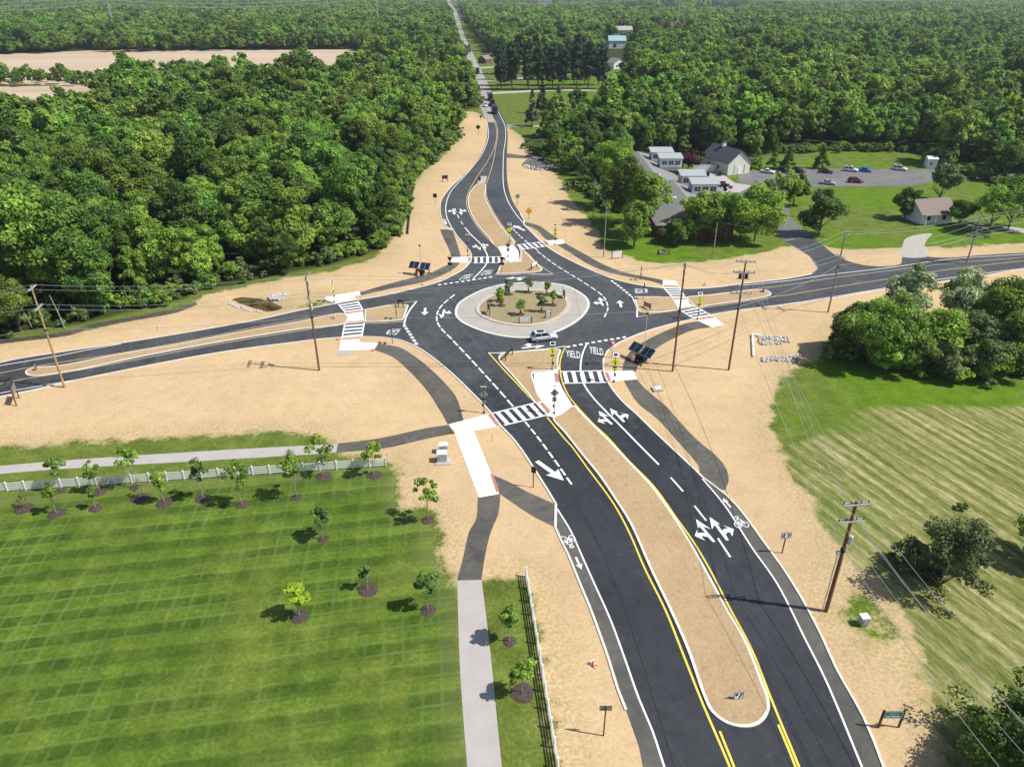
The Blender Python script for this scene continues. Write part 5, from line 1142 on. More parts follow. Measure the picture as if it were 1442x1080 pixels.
# small white house on the right
t, w = house('small white house with brown shingle roof and a porch, under the trees at the right', G(1296,316.5), G(1340,313.5), 7.5, 2.9, 5.4, 'wall_white', 'roof_brown', 'house', 'house', 'front', wins=((2.0, 1.5, 1.0, 1.1), (6.5, 1.5, 1.0, 1.1)), over=.7)
for x in (.4, w * .35, w * .7): MB().box((x, -1.1, 1.3), (.14, .14, 2.6)).obj('porch_post', 'wall_white', t)
MB().box((w * .38, -.7, 2.66), (w * .8, 1.6, .1)).obj('porch_roof', 'roof_brown', t)
t, w = house('small white shed at the right end of the car park', G(1304,237.5), G(1318,238), 3.2, 3.0, 3.6, 'wall_white', 'wall_white', 'shed', 'shed', 'front', wins=((1.2, 1.6, .7, .7),), over=.15)
DG = 'houses half hidden in the far trees'
house('long pale barn with a teal roof beyond the dark spruces', G(857,69), G(881,69), 14, 7, 11, 'wall_white', 'barn_teal', 'barn', 'barn', 'front', ((6, 3, 3, 3),), group=DG)
house('white house with light roof above the teal-roofed barn', G(868,52), G(890,52), 14, 7, 11, 'wall_white', 'gravel', 'house', 'house', 'front', ((6, 4, 3, 3), (16, 4, 3, 3)), group=DG)
house('small white house with grey roof beside the dark purple tree in the far trees', G(864,98), G(880,97), 9, 4, 7, 'wall_white', 'roof_shingle', 'house', 'house', 'side', ((3, 2, 1.2, 1.4), (8, 2, 1.2, 1.4)), group=DG)
house('pale house with a red-brown roof high in the far trees right of the middle', G(944,49), G(955,49), 12, 9, 14, 'wall_cream', 'wall_brick', 'house', 'house', 'front', ((5, 4, 2.5, 2.5),), group=DG)
house('large beige building on the skyline near the top middle', G(757,17), G(776,17), 30, 22, 30, 'wall_cream', 'roof_brown', 'building', 'building', 'front', ((10, 14, 5, 6), (25, 14, 5, 6)), group=DG)
house('small brown-roofed house among the dark spruces by the far road', G(684,90), G(693,89), 8, 3, 5.5, 'wall_brick', 'roof_brown', 'house', 'house', 'front', ((3, 1.6, 1.2, 1.2),), group=DG)
house('white gabled house in the dark wood at the right', G(1367,178), G(1380,177), 9, 6, 10, 'wall_white', 'wall_white', 'house', 'house', 'side', ((3, 3, 1.2, 1.4),), group=DG)
house('pale house deep in the wood right of the car park', G(1265,176), G(1285,175), 9, 5, 8, 'wall_cream', 'roof_shingle', 'house', 'house', 'front', ((3, 2.5, 1.2, 1.4),), group=DG)

# ---------------------------------------------------------------- rocks, silt fence
def rocks(pxs, n, label, s0, s1, seed, mat='stone'):
    poly = PL(pxs); r = random.Random(seed); xs = [p[0] for p in poly]; ys = [p[1] for p in poly]; mb = MB(); k = 0
    while k < n:
        x, y = r.uniform(min(xs), max(xs)), r.uniform(min(ys), max(ys))
        if sdf(poly, np.array([x]), np.array([y]))[0] < 0: continue
        k += 1; s = r.uniform(s0, s1); pts = []
        for _ in range(12):
            v = Vector((r.gauss(0, 1), r.gauss(0, 1), r.gauss(0, 1))).normalized(); pts.append(v * s * r.uniform(.7, 1.2))
        base = [Vector(v) for v in ((1,1,1),(-1,-1,1),(-1,1,-1),(1,-1,-1),(0,0,1.5),(1.4,0,0),(-1.4,0,0),(0,1.4,0))]
        v = [(x + b_.x * s * r.uniform(.4, .8), y + b_.y * s * r.uniform(.4, .8), max(-.05, s * .3 + b_.z * s * .45)) for b_ in base]
        mb.add(v, [(0,4,5),(0,7,4),(1,4,6),(6,4,7),(1,3,4),(3,5,4),(0,5,7),(5,3,2,7),(2,6,7),(1,6,2,3)])
    o = mb.obj('rock_riprap', mat); o['kind'] = 'stuff'; o['label'] = label; o['category'] = 'rocks'
rocks([(377,417),(398,412),(407,415),(394,423),(380,422)], 150, 'heap of grey stones beside the little pond', .16, .36, 3)
rocks([(1066,474),(1112,474),(1114,484),(1070,486)], 150, 'upper strip of grey stones on the straw below the right arm', .15, .42, 4)
rocks([(1070,503),(1126,502),(1126,510),(1072,510)], 160, 'lower strip of pale stones on the straw below the right arm', .15, .42, 5)
rocks([(737,232),(750,222),(775,222),(782,236),(765,240),(748,238)], 260, 'basin of dark stones beside the far arm', .3, .8, 6, 'stone_dark')
rocks([(735,234),(740,233),(762,238.5),(775,239),(760,241),(745,238)], 90, 'pale stone rim of the dark stone basin', .3, .7, 7)
rocks([(318,424),(345,434),(372,439),(372,441),(340,437),(316,427)], 60, 'pale stones along the near bank of the pond', .12, .35, 8)
def silt(pxs, label, h=.75):
    pts = catmull(PL(pxs), 2); mb = MB(); kerb(mb, pts, .06, 0, h); o = mb.obj('silt_fence', 'silt'); tag(o, label, 'silt fence')
silt([(-40,488),(50,478.5),(100,472),(125,463),(200,449.5),(250,440),(277,429.5)], 'low dark silt fence along the grass edge of the left wood')
silt([(575,330),(577,310),(579,285),(584,263)], 'low dark silt fence at the wood edge beside the far arm', .9)

# ---------------------------------------------------------------- trees
def tube_obj(name, tubes, mat, parent):
    mb = MB()
    for pts, r in tubes: mb.tube(pts, r, 7)
    return mb.obj(name, mat, parent)
def crown_data(h, r, base, nb, per, leaf, seed, shape='round', blob=(.20, .36), flat=.8):
    g = np.random.default_rng(seed); cz = (h + base) / 2; hz = (h - base) / 2
    # blob centres through the crown's volume, mostly near its skin
    d = g.normal(size=(nb, 3)); d /= np.linalg.norm(d, axis=1)[:, None]; rad = g.uniform(.35, .88, nb) ** .6
    if shape == 'round':
        nl = 9; ld = g.normal(size=(nl, 3)); ld[:, 2] = ld[:, 2] * .8 + .15; ld /= np.linalg.norm(ld, axis=1)[:, None]
        lob = ld * g.uniform(.45, .72, nl)[:, None]; lob[0] = (0, 0, .1); lob[1] = (g.uniform(-.2, .2), g.uniform(-.2, .2), .55); lr = g.uniform(.34, .56, nl); lr[0] = .6
        li = g.integers(0, nl, nb)
        cen = (lob[li] + d * (lr[li] * g.uniform(.7, 1.0, nb))[:, None]) * [r, r, hz] + [0, 0, cz]
        cen[:, 2] = np.clip(cen[:, 2], base * .8, None)
        br = r * g.uniform(blob[0] * .85, blob[1] * .85, nb)
    elif shape == 'cone':
        tz = g.uniform(0, 1, nb) ** 1.25; ang = g.uniform(0, 2 * pi, nb); rr = r * (1 - tz) ** .85 * g.uniform(.45, .95, nb)
        cen = np.stack([rr * np.cos(ang), rr * np.sin(ang), base + tz * (h - base)], -1); br = r * g.uniform(.14, .26, nb) * (1.15 - tz * .7)
    elif shape == 'pine':
        tz = g.uniform(0, 1, nb); ang = g.uniform(0, 2 * pi, nb); rr = r * (.5 + .5 * np.sin(pi * (tz * .8 + .15))) * g.uniform(.3, .95, nb) * (1 - .3 * tz)
        cen = np.stack([rr * np.cos(ang), rr * np.sin(ang), base + tz * (h - base)], -1); br = r * g.uniform(.2, .34, nb)
    btone = g.uniform(.15, .85, nb)
    n = nb * per; bi = np.repeat(np.arange(nb), per)
    d = g.normal(size=(n, 3)); d[:, 2] += .35; d /= np.linalg.norm(d, axis=1)[:, None]
    sq = np.array([1, 1, flat if shape != 'cone' else .45])
    pos = cen[bi] + d * br[bi][:, None] * g.uniform(.55, 1.12, n)[:, None] * sq
    nrm = d + g.normal(size=(n, 3)) * .5; nrm[:, 2] += .45; nrm /= np.linalg.norm(nrm, axis=1)[:, None]
    t = np.cross(nrm, g.normal(size=(n, 3))); t /= np.linalg.norm(t, axis=1)[:, None]; u = np.cross(nrm, t)
    s = leaf * g.uniform(.6, 1.35, n)[:, None]; k = g.uniform(.55, 1.0, n)[:, None]
    sk = g.uniform(-.4, .4, n)[:, None]
    v = np.stack([pos - t * s - u * s * k * .5, pos + t * s * sk - u * s * k, pos + t * s + u * s * k * .4 + nrm * s * .25, pos + t * s * sk * .6 + u * s * k], 1)
    v[:, :, 2] = np.maximum(v[:, :, 2], .05)
    tone = np.clip(btone[bi] + g.normal(0, .17, n), 0, 1)
    return v.reshape(-1, 3), tone
def crown_obj(name, data, mat, parent=None, linkit=True):
    v, tone = data; n = len(tone); me = bpy.data.meshes.new(name)
    me.vertices.add(n * 4); me.vertices.foreach_set('co', v.astype('f').ravel()); me.loops.add(n * 4); me.loops.foreach_set('vertex_index', np.arange(n * 4))
    me.polygons.add(n); me.polygons.foreach_set('loop_start', np.arange(n) * 4); me.polygons.foreach_set('loop_total', np.full(n, 4)); me.update()
    a = me.attributes.new('tone', 'FLOAT', 'FACE'); a.data.foreach_set('value', tone.astype('f'))
    me.materials.append(M[mat]); o = bpy.data.objects.new(name, me)
    if linkit: COL.objects.link(o)
    if parent: o.parent = parent
    return o
def trunk_tubes(h, base, r0, seed, nl=5, spread=.5, r=4):
    q = random.Random(seed); top = base + (h - base) * .55
    T = [([(0, 0, -.1), (q.uniform(-.1, .1), q.uniform(-.1, .1), base * .6), (q.uniform(-.2, .2), q.uniform(-.2, .2), top)], [r0, r0 * .75, r0 * .3])]
    for k in range(nl):
        a = q.uniform(0, 2 * pi); z0 = base * q.uniform(.7, 1.3); L = r * spread * q.uniform(.8, 1.3)
        T.append(([(0, 0, z0), (cos(a) * L * .5, sin(a) * L * .5, z0 + L * .5), (cos(a) * L, sin(a) * L, z0 + L * 1.1)], [r0 * .45, r0 * .3, r0 * .12]))
    return T
def tree(name, label, px, h, r, base, mat, seed, cat='tree', nb=40, per=90, leaf=.28, shape='round', bark='bark', r0=None, group=None, loc=None, blob=(.2, .36), mulch=None, nl=5):
    t = thing(name, label, cat, (*(loc or G(*px)), 0), 0, group)
    crown_obj('crown', crown_data(h, r, base, nb, per, leaf, seed, shape, blob), mat, t)
    tube_obj('trunk', trunk_tubes(h, base, r0 or max(.05, h * .018), seed, nl, .6, r), bark, t)
    if mulch:
        mb = MB(); q = random.Random(seed + 5); n = 16
        loc_ = t.location; a = [(.3 + mulch * cos(2*pi*k/n) * q.uniform(.88, 1.1), mulch * sin(2*pi*k/n) * q.uniform(.88, 1.1)) for k in range(n)]
        a = [(x - .3, y) for x, y in a]
        m_ = MB(); m_.add([(x, y, .02) for x, y in a] + [(x * .6, y * .6, .12) for x, y in a] + [(0, 0, .14)], [(k, (k+1) % n, n + (k+1) % n, n + k) for k in range(n)] + [(n + k, n + (k+1) % n, 2 * n) for k in range(n)])
        m_ = m_.obj('mulch_ring', 'mulch'); m_.location = loc_; tag(m_, 'mulch under ' + label, 'mulch ring')
    return t
# young trees on the mown lawn
SAP = [((86,691),640,'leaf_bright','leafy young tree by the fence, leftmost big one'), ((80,723),682,'leaf_bright','thin young tree in front of the leftmost big one'),
 ((141,692),648,'leaf_bright','leafy young tree against the fence, third along from the left edge'), ((134.5,716),686,'leaf_dark','narrow young tree in the front row, second from the left'),
 ((190,686),630,'leaf_bright','tallest leafy young tree overlapping the fence in the left group'), ((232,708),665,'leaf_bright','small round young tree in the front row below the fence gap'),
 ((286,702),645,'leaf_dark','slim young tree in the middle of the row with a light trunk'), ((341,711),652,'leaf_bright','dark V-shaped young tree standing right of the slim one'),
 ((418,700),637,'leaf_bright','broad young tree, third from the right end of the fence row'), ((455.5,671),615,'leaf_bright','light-green young tree rising above the fence near the path end'),
 ((527,669),622,'leaf_bright','round-crowned young tree at the right end of the fence'), ((603,732),677,'leaf_bright','young tree with scattered branches on the lawn edge, below the utility boxes'),
 ((454.5,759),716,'leaf_dark','dark young tree alone below the right end of the row'), ((518,830),797,'leaf_olive','tiny thin young tree in the middle of the lawn'),
 ((422,868),824,'leaf_lime','yellow-green young tree low on the lawn'), ((602.5,859),808,'leaf_dark','dark-green young tree beside the concrete path on the lawn'),
 ((717.5,903),853,'leaf_bright','upper young tree between the concrete path and the white fence'), ((736,976),924,'leaf_bright','lower young tree between the concrete path and the white fence')]
for i, (p, tp, mt, lab) in enumerate(SAP):
    h = hgt(*p, tp); r = h * (.26 + .03 * sin(i * 2.3) if i not in (3, 1, 6, 13) else .19)
    lab = lab.replace('young tree', 'young tree') 
    t = tree('young_tree', lab, p, h, r, h * .36, mt, 50 + i, nb=15 + (i * 5) % 9, per=52, leaf=.15, r0=.055, bark='bark_pale', group='young trees on the mown lawn', blob=(.16, .50), mulch=.68 + .13 * ((i * 7) % 4), nl=8)
for p, lab in (((34,716),'bare young tree at the far left of the lawn'), ((197,701.5),'bare young tree between two leafy ones in the left group')):
    h = 2.6; t = thing('young_tree', lab, 'tree', (*G(*p), 0), 0, 'young trees on the mown lawn'); crown_obj('crown', crown_data(h, .8, .8, 9, 24, .07, 91, 'round'), 'leaf_grey', t)
    tube_obj('trunk', trunk_tubes(h, .8, .04, 3, 7, .8, 1.2), 'bark', t)
    m_ = MB().tube([(0, 0, .0), (0, 0, .08), (0, 0, .13)], [1.1, .8, .2], 14).obj('mulch_ring', 'mulch'); m_.location = t.location; tag(m_, 'mulch under ' + lab, 'mulch ring')
# young trees of the central island
CI = [((716.8,416.3),396,'beside the green-backed sign'), ((704,426.5),407,'left, behind another'), ((706,432),413,'at the left, nearest the edge-on sign'), ((744,413.3),391,'farthest back in the middle'),
      ((770,417),398,'back right, pale'), ((733,444.5),423,'in the front middle above the low wide sign'), ((762.5,440.5),418,'just behind the chevron sign'), ((778.5,431.5),411,'at the right, near the dark sign')]
for i, (p, tp, lab) in enumerate(CI):
    h = hgt(*p, tp) ; t = tree('young_tree', 'small leafy tree on the central island, ' + lab, p, h, h * .27, h * .30, 'leaf_bright' if i % 3 else 'leaf_olive', 80 + i, nb=20, per=60, leaf=.15, r0=.07, group='young trees on the central island', blob=(.3, .5))
    t.location.z = .28
    m_ = MB().tube([(0, 0, .0), (0, 0, .12)], [.8, .3], 12).obj('mulch_ring', 'mulch'); m_.location = t.location; tag(m_, 'mulch ring of the small island tree ' + lab, 'mulch ring')
    MB().tube([(0, 0, .1), (0, 0, .75)], .13, 8).obj('trunk_guard', 'metal_dark', t)
# single trees near the school, the house and the right edge
def ht(p, tp): return hgt(p[0], p[1], tp)
BIG = [((905,335),243,6.2,'leaf_bright','tall maple at the left corner of the school'), ((880,315),222,6.5,'leaf_oak','tall broad tree left of the school roof'), ((862,292),196,6.0,'leaf_bright','pale broad tree behind the left corner trees of the school'),
 ((893,348),285,4.2,'leaf_bright','lower maple at the corner in front of the tall one left of the school'), ((978.6,340),270,5.0,'leaf_bright','first maple from the left in the row before the school'), ((1020,341),266,5.2,'leaf_bright','middle maple in the row before the school'),
 ((1062,340),262,6.2,'leaf_bright','large round tree at the right end of the row before the school'), ((950,345),310,3.2,'leaf_dark','low dark tree under the first maple before the school'), ((1000,336),284,4.2,'leaf_oak','dense tree between the first and middle maples before the school'), ((1042,338),280,4.2,'leaf_bright','dense tree between the middle maple and the large round tree'), 
 ((1096,296),243,4.6,'leaf_oak','round tree right of the school beside the drive'), ((1117,290),247,3.4,'leaf_dark','narrow dark tree at the corner of the car park lawn'), ((1080,300),255,3.6,'leaf_olive','tree between the barn and the row before the school'),
 ((1152,332),272,5.2,'leaf_dark','dark oval tree right of the church drive'), ((1322,284),236,4.8,'leaf_olive','grey-green tree behind the small white house'), ((1273,309),266,3.2,'leaf_dark','dark round bush-like tree left of the small white house'),
 ((1391,327),262,5.6,'leaf_bright','wide tree in front of the small white house, left of two'), ((1420,322),252,6.0,'leaf_bright','wide tree right of the small white house at the right edge'), ((1350,318),284,3.4,'leaf_oak','tree hiding the right end of the small white house')]
for i, (p, tp, r, mt, lab) in enumerate(BIG):
    h = ht(p, tp); tree('broadleaf_tree', lab, p, h, r, h * .18, mt, 120 + i, nb=60, per=140, leaf=.27, r0=.28)
tree('purple_tree', 'dark purple-leaved tree behind the school by the white board fence', (968,243), ht((968,243),211), 4.6, 1.2, 'leaf_purple', 150, nb=30, per=80, leaf=.32)
tree('purple_shrub', 'small purple-leaved shrub in front of the school clerestory', (1016,271), 3.4, 2.4, .4, 'leaf_purple', 151, nb=18, per=60, leaf=.25)
for i, (p, tp, lab) in enumerate((((1064,238),209,'first slender larch from the left on the lawn behind the barn'), ((1089,238),215,'second slender larch on the lawn behind the barn'), ((1109,239),210,'third and darkest conifer on the lawn behind the barn'), ((1155.7,238),208,'conifer standing between the car park and the wood'))):
    tree('conifer_tree', lab, p, ht(p, tp), 3.0, 1.0, ('leaf_bright', 'leaf_bright', 'leaf_dark', 'leaf_dark')[i], 160 + i, nb=46, per=60, leaf=.28, shape='cone')
EC = [((1225,512),405,6.2,'leaf_dark','dark dense tree at the left end of the clump below the right arm'), ((1202,500),425,4.2,'leaf_olive','thin olive tree at the road side of the clump below the right arm'), ((1272,478),362,5.0,'leaf_white','tall pale-flowering tree standing over the clump below the right arm'),
 ((1262,520),442,4.6,'leaf_oak','mid-green tree in front of the pale-flowering one'), ((1345,462),372,5.0,'leaf_white','second pale-flowering tree by the road'), ((1310,512),430,5.2,'leaf_oak','round tree in the middle of the clump below the right arm'),
 ((1362,520),442,5.8,'leaf_olive','silvery willow-like tree in the middle front of the clump'), ((1400,480),386,5.4,'leaf_bright','bright tree at the back right of the clump'), ((1408,524),430,5.0,'leaf_dark','dark tree near the right edge of the clump'),
 ((1446,512),400,6.0,'leaf_bright','big tree cut by the right edge above the lush grass'), ((1440,455),385,4.6,'leaf_dark','dark tree at the right edge beside the right arm'), ((1335,530),476,3.4,'leaf_olive','low shrub-like tree at the grass edge of the clump'), ((1246,522),470,3.0,'leaf_oak','low bush at the front of the dark dense tree'), ((1385,532),478,3.4,'leaf_oak','low bush at the grass edge near the willow-like tree')]
for i, (p, tp, r, mt, lab) in enumerate(EC):
    h = ht(p, tp) * .9; tree('broadleaf_tree', lab, p, h, r * .95, h * .06, {'leaf_dark': 'leaf_oak', 'leaf_oak': 'leaf_bright'}.get(mt, mt), 180 + i, nb=80, per=200, leaf=.21, r0=.25)
RT = [((1322,826),728,4.1,'leaf_scrub','tangled grey-green tree alone on the mown field'), ((1290,800),768,2.8,'leaf_scrub','lower left part-dead tree of the field clump'), ((1354,800),756,2.2,'leaf_dark','small dark bush right of the tangled tree on the field'),
 ((1462,792),738,3.2,'leaf_dark','dark tree at the right edge of the field'), ((1408,1064),985,4.0,'leaf_oak','sunlit tree in the bottom right corner'), ((1470,1050),960,5.0,'leaf_dark','dark tree at the bottom right edge'), ((1440,1120),1030,4.6,'leaf_oak','tree cut by the bottom right corner of the picture')]
for i, (p, tp, r, mt, lab) in enumerate(RT):
    h = ht(p, tp); tree('broadleaf_tree', lab, p, h, r, h * .02, mt, 210 + i, nb=58 if r > 3 else 28, per=130, leaf=.14, r0=.12, blob=(.13, .36), nl=12)
tree('shrub', 'tiny green shrub on the mown field above the tangled tree', (1354,716), 1.0, .8, .05, 'leaf_dark', 230, 'shrub', nb=10, per=50, leaf=.12)

# woods: prototypes, the nearest 300 as single trees, the rest as one mass each
protos = []
DEC = [(16, 6.4, 'leaf_oak'), (14, 5.6, 'leaf_bright'), (18, 7.0, 'leaf_oak'), (15, 6.2, 'leaf_bright'), (14, 5.2, 'leaf_dark'), (17, 5.6, 'leaf_oak'), (12, 5.4, 'leaf_bright'), (17, 6.2, 'leaf_oak')]
near_me = []
for i, (h, r, mt) in enumerate(DEC):
    c = crown_obj('crown', crown_data(h, r, h * .16, 84, 170, .30, 300 + i, 'round', (.2, .36)), mt, None, False)
    mb = MB(); [mb.tube(p, q, 6) for p, q in trunk_tubes(h, h * .3, .26, 300 + i, 6, .6, r)]
    tm = bpy.data.meshes.new('trunk'); tm.from_pydata(mb.v, [], mb.f); tm.materials.append(M['bark'])
    near_me.append((c.data, tm, h))
edge_me = []
for i, (h, r, mt) in enumerate(DEC):
    c = crown_obj('crown', crown_data(h, r * .9, h * .03, 88, 165, .28, 320 + i, 'round', (.2, .36)), mt, None, False); edge_me.append((c.data, near_me[i][1], h))
pine_me = []
for i in range(4):
    h = 21 + i * 1.3; c = crown_obj('crown', crown_data(h, 4.3, h * .24, 60, 80, .46, 340 + i, 'pine'), 'leaf_pine', None, False)
    mb = MB(); mb.tube([(0, 0, -.1), (0, 0, h * .95)], [.32, .08], 7); tm = bpy.data.meshes.new('trunk'); tm.from_pydata(mb.v, [], mb.f); tm.materials.append(M['bark'])
    pine_me.append((c.data, tm, h))
WL, WR = PL(WOOD_L), PL(WOOD_R)
TANS = [PL(p) for p in TAN_PX + TAN_FAR + GREEN_FAR]; NL = PL(NLAWN_PX)
HOUSE_CLEAR = [G(868,66), G(880,47), G(872,96), G(950,47), G(689,88), G(1374,180), G(1275,178), G(767,14)]
g = np.random.default_rng(11)
def scatter(y0, y1, sp, xlim):
    xs = np.arange(-xlim, xlim, sp); ys = np.arange(y0, y1, sp); A_, B_ = np.meshgrid(xs, ys)
    A_ = A_.ravel() + g.uniform(-.42, .42, A_.size) * sp; B_ = B_.ravel() + g.uniform(-.42, .42, B_.size) * sp
    k = np.abs(A_) < B_ * .78 + 45; A_, B_ = A_[k], B_[k]
    ins = np.maximum(sdf(WL, A_, B_), sdf(WR, A_, B_)) > 0
    A_, B_ = A_[ins], B_[ins]
    ok = sdf(NL, A_, B_) < 2
    for p in TANS: ok &= sdf(p, A_, B_) < 1
    for hx, hy in HOUSE_CLEAR:
        dep = np.hypot(hx, hy); along = (A_ * hx + B_ * hy) / dep; side = np.abs(A_ * hy - B_ * hx) / dep
        ok &= ~((side < 11 + dep * .008) & (along > dep * (.80 if hy > 600 else .95) - 4) & (along < dep + 16))
    return A_[ok], B_[ok]
NX, NY = scatter(95, 950, 8.0, 800)
# drop trees standing on the road
rd = [PL([(690,175),(640,-10),(622,-10),(676,175)])]
k = sdf(rd[0], NX, NY) < -3.5; NX, NY = NX[k], NY[k]
d = np.hypot(NX, NY); o_ = np.argsort(d); NX, NY, d = NX[o_], NY[o_], d[o_]
def in_view(x, y):
    zc = y * cos(TH) + H * sin(TH); u = x / zc * F; return abs(u) < 760
vis = [i for i in range(len(NX)) if in_view(NX[i], NY[i])]
nearset = set(vis[:300]); pr = random.Random(5)
TLAB = {'L': ('broadleaf tree in the dense wood left of the roundabout', 'trees of the left wood'), 'R': ('broadleaf tree in the wood behind the school and car park', 'trees of the right wood')}
for i in sorted(nearset):
    cm, tm, h0 = near_me[pr.randrange(8)]; s = pr.uniform(.58, 1.02) + (.28 if pr.random() < .22 else 0)
    side = 'L' if NX[i] < 0 else 'R'
    ed_ = sdf(WL if side == 'L' else WR, NX[i:i+1], NY[i:i+1])[0]
    if ed_ < 16: cm, tm, h0 = edge_me[pr.randrange(8)]
    if ed_ < 6: s *= .74
    dd_ = sdf(WL if side == 'L' else WR, NX[i:i+1], NY[i:i+1])[0]; depth_ = 'at the front edge' if dd_ < 7 else ('in the second rank' if dd_ < 18 else 'in the depth')
    colr = {'leaf_oak': 'mid-green', 'leaf_bright': 'bright green', 'leaf_dark': 'dark green'}[cm.materials[0].name]
    u_ = 721 + NX[i] / (NY[i] * cos(TH) + H * sin(TH)) * F
    zone = ('near the leftmost pole' if u_ < 170 else 'left of the pond' if u_ < 320 else 'above the pond' if u_ < 460 else 'beside the far arm') if side == 'L' else ('left of the school' if u_ < 900 else 'behind the school' if u_ < 1060 else 'behind the car park' if u_ < 1300 else 'beyond the white shed')
    e = thing('broadleaf_tree', '%s tree %s of the %s wood, %s' % (colr, depth_, 'left' if side == 'L' else 'right', zone), 'tree', (NX[i], NY[i], 0), pr.uniform(0, 6.28), TLAB[side][1]); e.scale = (s * pr.uniform(.9, 1.1), s * pr.uniform(.9, 1.1), s)
    for nm, m_ in (('crown', cm), ('trunk', tm)):
        o = bpy.data.objects.new(nm, m_); COL.objects.link(o); o.parent = e
# tall dark spruces by the far lawn
pk = 0
for row, (ya_, n_) in enumerate(((127, 9), (121, 9), (113, 7), (104, 6))):
    for j in range(n_):
        x = 706 + j * (158 - row * 6) / n_ + pr.uniform(-3, 3); q = G(x, ya_ + (j * -.1) + pr.uniform(-1, 1)); cm, tm, h0 = pine_me[pk % 4]; pk += 1
        e = thing('pine_tree', 'tall dark spruce in the block beside the far lawn', 'tree', (*q, 0), pr.uniform(0, 6.28), 'tall spruces beside the far lawn'); s = pr.uniform(.85, 1.08); e.scale = (s, s, s)
        for nm, m_ in (('crown', cm), ('trunk', tm)):
            o = bpy.data.objects.new(nm, m_); COL.objects.link(o); o.parent = e
for i, (p, tp, mt, lab) in enumerate((((763,160),108,'leaf_pine','lone dark-green spruce on the far lawn'), ((749,178),128,'leaf_grey','brownish thin spruce at the near edge of the far lawn'), ((786,163),122,'leaf_grey','brownish spruce at the right of the far lawn'),
                                      ((778,205),150,'leaf_olive','slender olive tree at the near right corner of the far lawn'), ((907,108),72,'leaf_blue','blue-grey spruce beside the dark purple tree in the far trees'))):
    tree('conifer_tree', lab, p, ht(p, tp), 3.4, 2.0, mt, 360 + i, nb=80, per=60, leaf=.38, shape='cone')
tree('purple_tree', 'dark purple tree by the far white house', (885,103), 8, 4.5, 1.0, 'leaf_purple', 371, nb=24, per=50, leaf=.5)
tree('yellow_tree', 'bright yellow-green tree standing out in the far wood right of the middle', (1022,64), 19, 9, 4, 'leaf_lime', 372, nb=40, per=70, leaf=.8)
tree('broadleaf_tree', 'bare-looking grey tree leaning over the far road from the left', (655,86), 14, 5, 3, 'leaf_grey', 373, nb=34, per=60, leaf=.4)
# wide low trees left of the road, lined along the strip fields
def gn_scatter(name, label, pts, scl, rotz, idx, coll, cat='wood'):
    me = bpy.data.meshes.new(name); n = len(pts)
    me.vertices.add(n); me.vertices.foreach_set('co', np.array(pts, 'f').ravel()); me.update()
    for nm, ty, dat in (('scl', 'FLOAT', scl), ('rotz', 'FLOAT', rotz), ('pick', 'INT', idx)):
        a = me.attributes.new(nm, ty, 'POINT'); a.data.foreach_set('value', np.array(dat, 'f' if ty == 'FLOAT' else 'i'))
    o = bpy.data.objects.new(name, me); COL.objects.link(o); o['kind'] = 'stuff'; o['label'] = label; o['category'] = cat
    ng = bpy.data.node_groups.new(name, 'GeometryNodeTree')
    ng.interface.new_socket('Geometry', in_out='INPUT', socket_type='NodeSocketGeometry'); ng.interface.new_socket('Geometry', in_out='OUTPUT', socket_type='NodeSocketGeometry')
    N, Lk = ng.nodes, ng.links; gi, go = N.new('NodeGroupInput'), N.new('NodeGroupOutput')
    mp = N.new('GeometryNodeMeshToPoints'); ip = N.new('GeometryNodeInstanceOnPoints'); ci = N.new('GeometryNodeCollectionInfo')
    ci.inputs['Collection'].default_value = coll; ci.inputs['Separate Children'].default_value = True; ci.inputs['Reset Children'].default_value = True
    def na(n_, t_): a = N.new('GeometryNodeInputNamedAttribute'); a.data_type = t_; a.inputs['Name'].default_value = n_; return a.outputs['Attribute']
    cx = N.new('ShaderNodeCombineXYZ'); Lk.new(na('rotz', 'FLOAT'), cx.inputs[2])
    Lk.new(gi.outputs[0], mp.inputs[0]); Lk.new(mp.outputs[0], ip.inputs['Points']); Lk.new(ci.outputs[0], ip.inputs['Instance'])
    ip.inputs['Pick Instance'].default_value = True; Lk.new(na('pick', 'INT'), ip.inputs['Instance Index'])
    Lk.new(cx.outputs[0], ip.inputs['Rotation']); Lk.new(na('scl', 'FLOAT'), ip.inputs['Scale']); Lk.new(ip.outputs[0], go.inputs[0])
    md = o.modifiers.new('scatter', 'NODES'); md.node_group = ng
    return o
def make_coll(name, datas):
    c = bpy.data.collections.new(name)
    for i, (dat, mt) in enumerate(datas):
        o = crown_obj('%s_%02d' % (name, i), dat, mt, None, False); c.objects.link(o)
    return c
mid = make_coll('wood_tree', [(crown_data(h, r, h * .14, 56, 64, .56, 400 + i, 'round', (.18, .34)), mt) for i, (h, r, mt) in enumerate(DEC)])
far = make_coll('far_tree', [(crown_data(h * 1.08, r * 1.35, h * .1, 30, 26, 1.05, 430 + i, 'round', (.22, .4)), mt) for i, (h, r, mt) in enumerate(DEC[:6])])
def base_px(x, y):
    zc = y * cos(TH) + H * sin(TH); return 721 + x / zc * F, 540 + (H * cos(TH) - y * sin(TH)) / zc * F
def low(i):
    u_, v_ = base_px(NX[i], NY[i]); return .5 if (u_ < 480 and 100 < v_ < 131) or (u_ < 160 and 131 <= v_ < 185) else 1.0
rest = [i for i in range(len(NX)) if i not in nearset and abs(NX[i]) < NY[i] * .78 + 40]
gn_scatter('woods', 'the rest of the mixed green wood on both sides of the far road', [(NX[i], NY[i], 0) for i in rest], [(pr.uniform(.62, 1.0) + (.35 if pr.random() < .22 else 0)) * low(i) for i in rest], [pr.uniform(0, 6.28) for _ in rest], [pr.randrange(8) for _ in rest], mid)
FX, FY = scatter(950, 3900, 13.5, 3300)
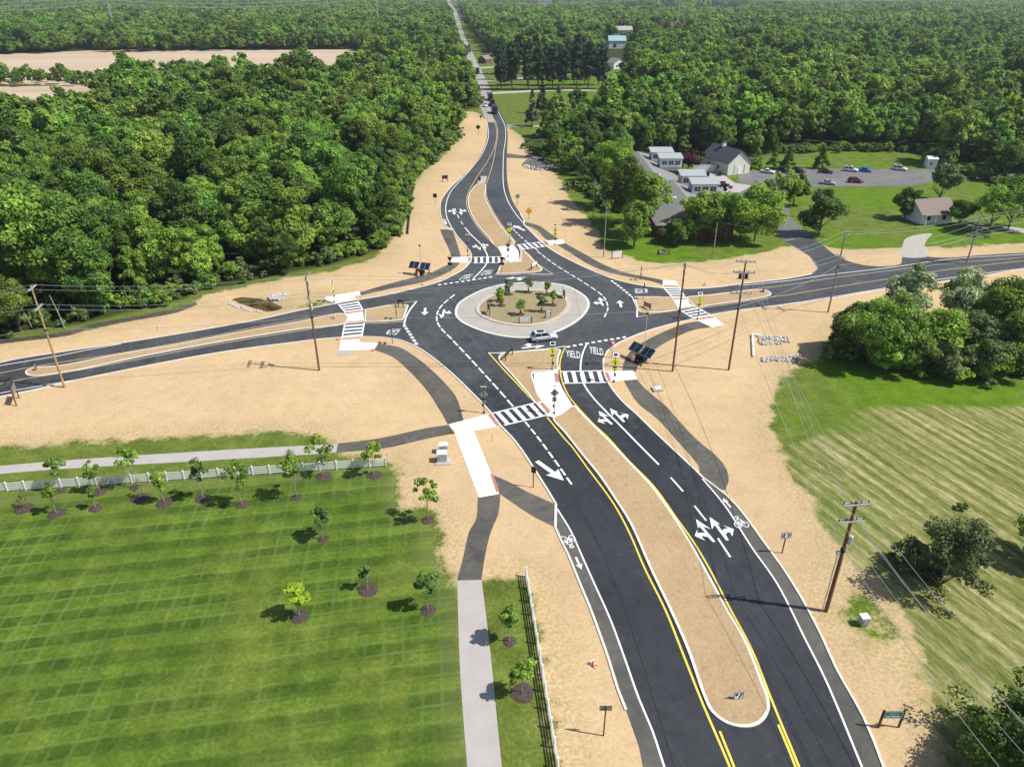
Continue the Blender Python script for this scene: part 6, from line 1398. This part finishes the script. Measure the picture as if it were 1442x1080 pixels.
k = sdf(rd[0], FX, FY) < -4; FX, FY = FX[k], FY[k]; nf = len(FX)
gn_scatter('far_woods', 'far wood reaching to the horizon', np.stack([FX, FY, np.zeros(nf)], -1), g.uniform(.65, 1.35, nf), g.uniform(0, 6.28, nf), g.integers(0, 6, nf), far)
# shrubs and saplings fringing the woods
bush = make_coll('bush', [(crown_data(3.2, 1.9, .1, 18, 55, .22, 460 + i, 'round', (.25, .42)), mt) for i, mt in enumerate(('leaf_bright', 'leaf_oak', 'leaf_dark', 'leaf_olive'))])
edge_pts = []
for pl in ([(-60,486),(0,473),(110,458),(200,440),(262,424),(285,413)], [(335,402),(400,386),(470,374),(530,355),(553,330),(563,290),(578,255),(612,223),(632,205),(642,170)], [(668,152),(662,120),(655,95)],
           [(765,222),(768,195),(795,190)], [(745,205),(762,222),(785,236)], [(905,228),(960,230),(1004,228)], [(890,250),(884,290),(866,300),(845,290),(815,262)], [(1100,218),(1200,214),(1300,218),(1345,242),(1442,272)], [(1190,500),(1230,520),(1300,532),(1380,536),(1442,530)]):
    q = catmull(PL(pl), 2.2)
    for x, y in q:
        for _ in range(4): edge_pts.append((x + pr.gauss(0, 2.2) - (1.5 if x < 0 else -1), y + pr.gauss(0, 2.2) + (4.5 if x < 0 and y < 200 else 2.6), 0))
n = len(edge_pts)
gn_scatter('undergrowth', 'low shrubs and brush along the edges of the woods', edge_pts, [pr.uniform(.35, 1.05) for _ in range(n)], [pr.uniform(0, 6.28) for _ in range(n)], [pr.randrange(4) for _ in range(n)], bush, 'brush')
print('trees', len(NX), 'far', nf, 'edge', n)

# ---------------------------------------------------------------- air
mb = MB(); mb.box((0, 6000, 29), (18400, 12900, 62)); hz_ = mb.obj('haze', None); hz_['kind'] = 'stuff'
hm = bpy.data.materials.new('haze'); hm.use_nodes = True; hn = hm.node_tree
for n_ in list(hn.nodes):
    if n_.type != 'OUTPUT_MATERIAL': hn.nodes.remove(n_)
pv = hn.nodes.new('ShaderNodeVolumePrincipled'); pv.inputs['Density'].default_value = 0.00011; pv.inputs['Color'].default_value = (0.80, 0.88, 1.0, 1); pv.inputs['Anisotropy'].default_value = 0.3
hn.links.new(pv.outputs[0], hn.nodes['Material Output'].inputs['Volume']); hz_.data.materials.append(hm)
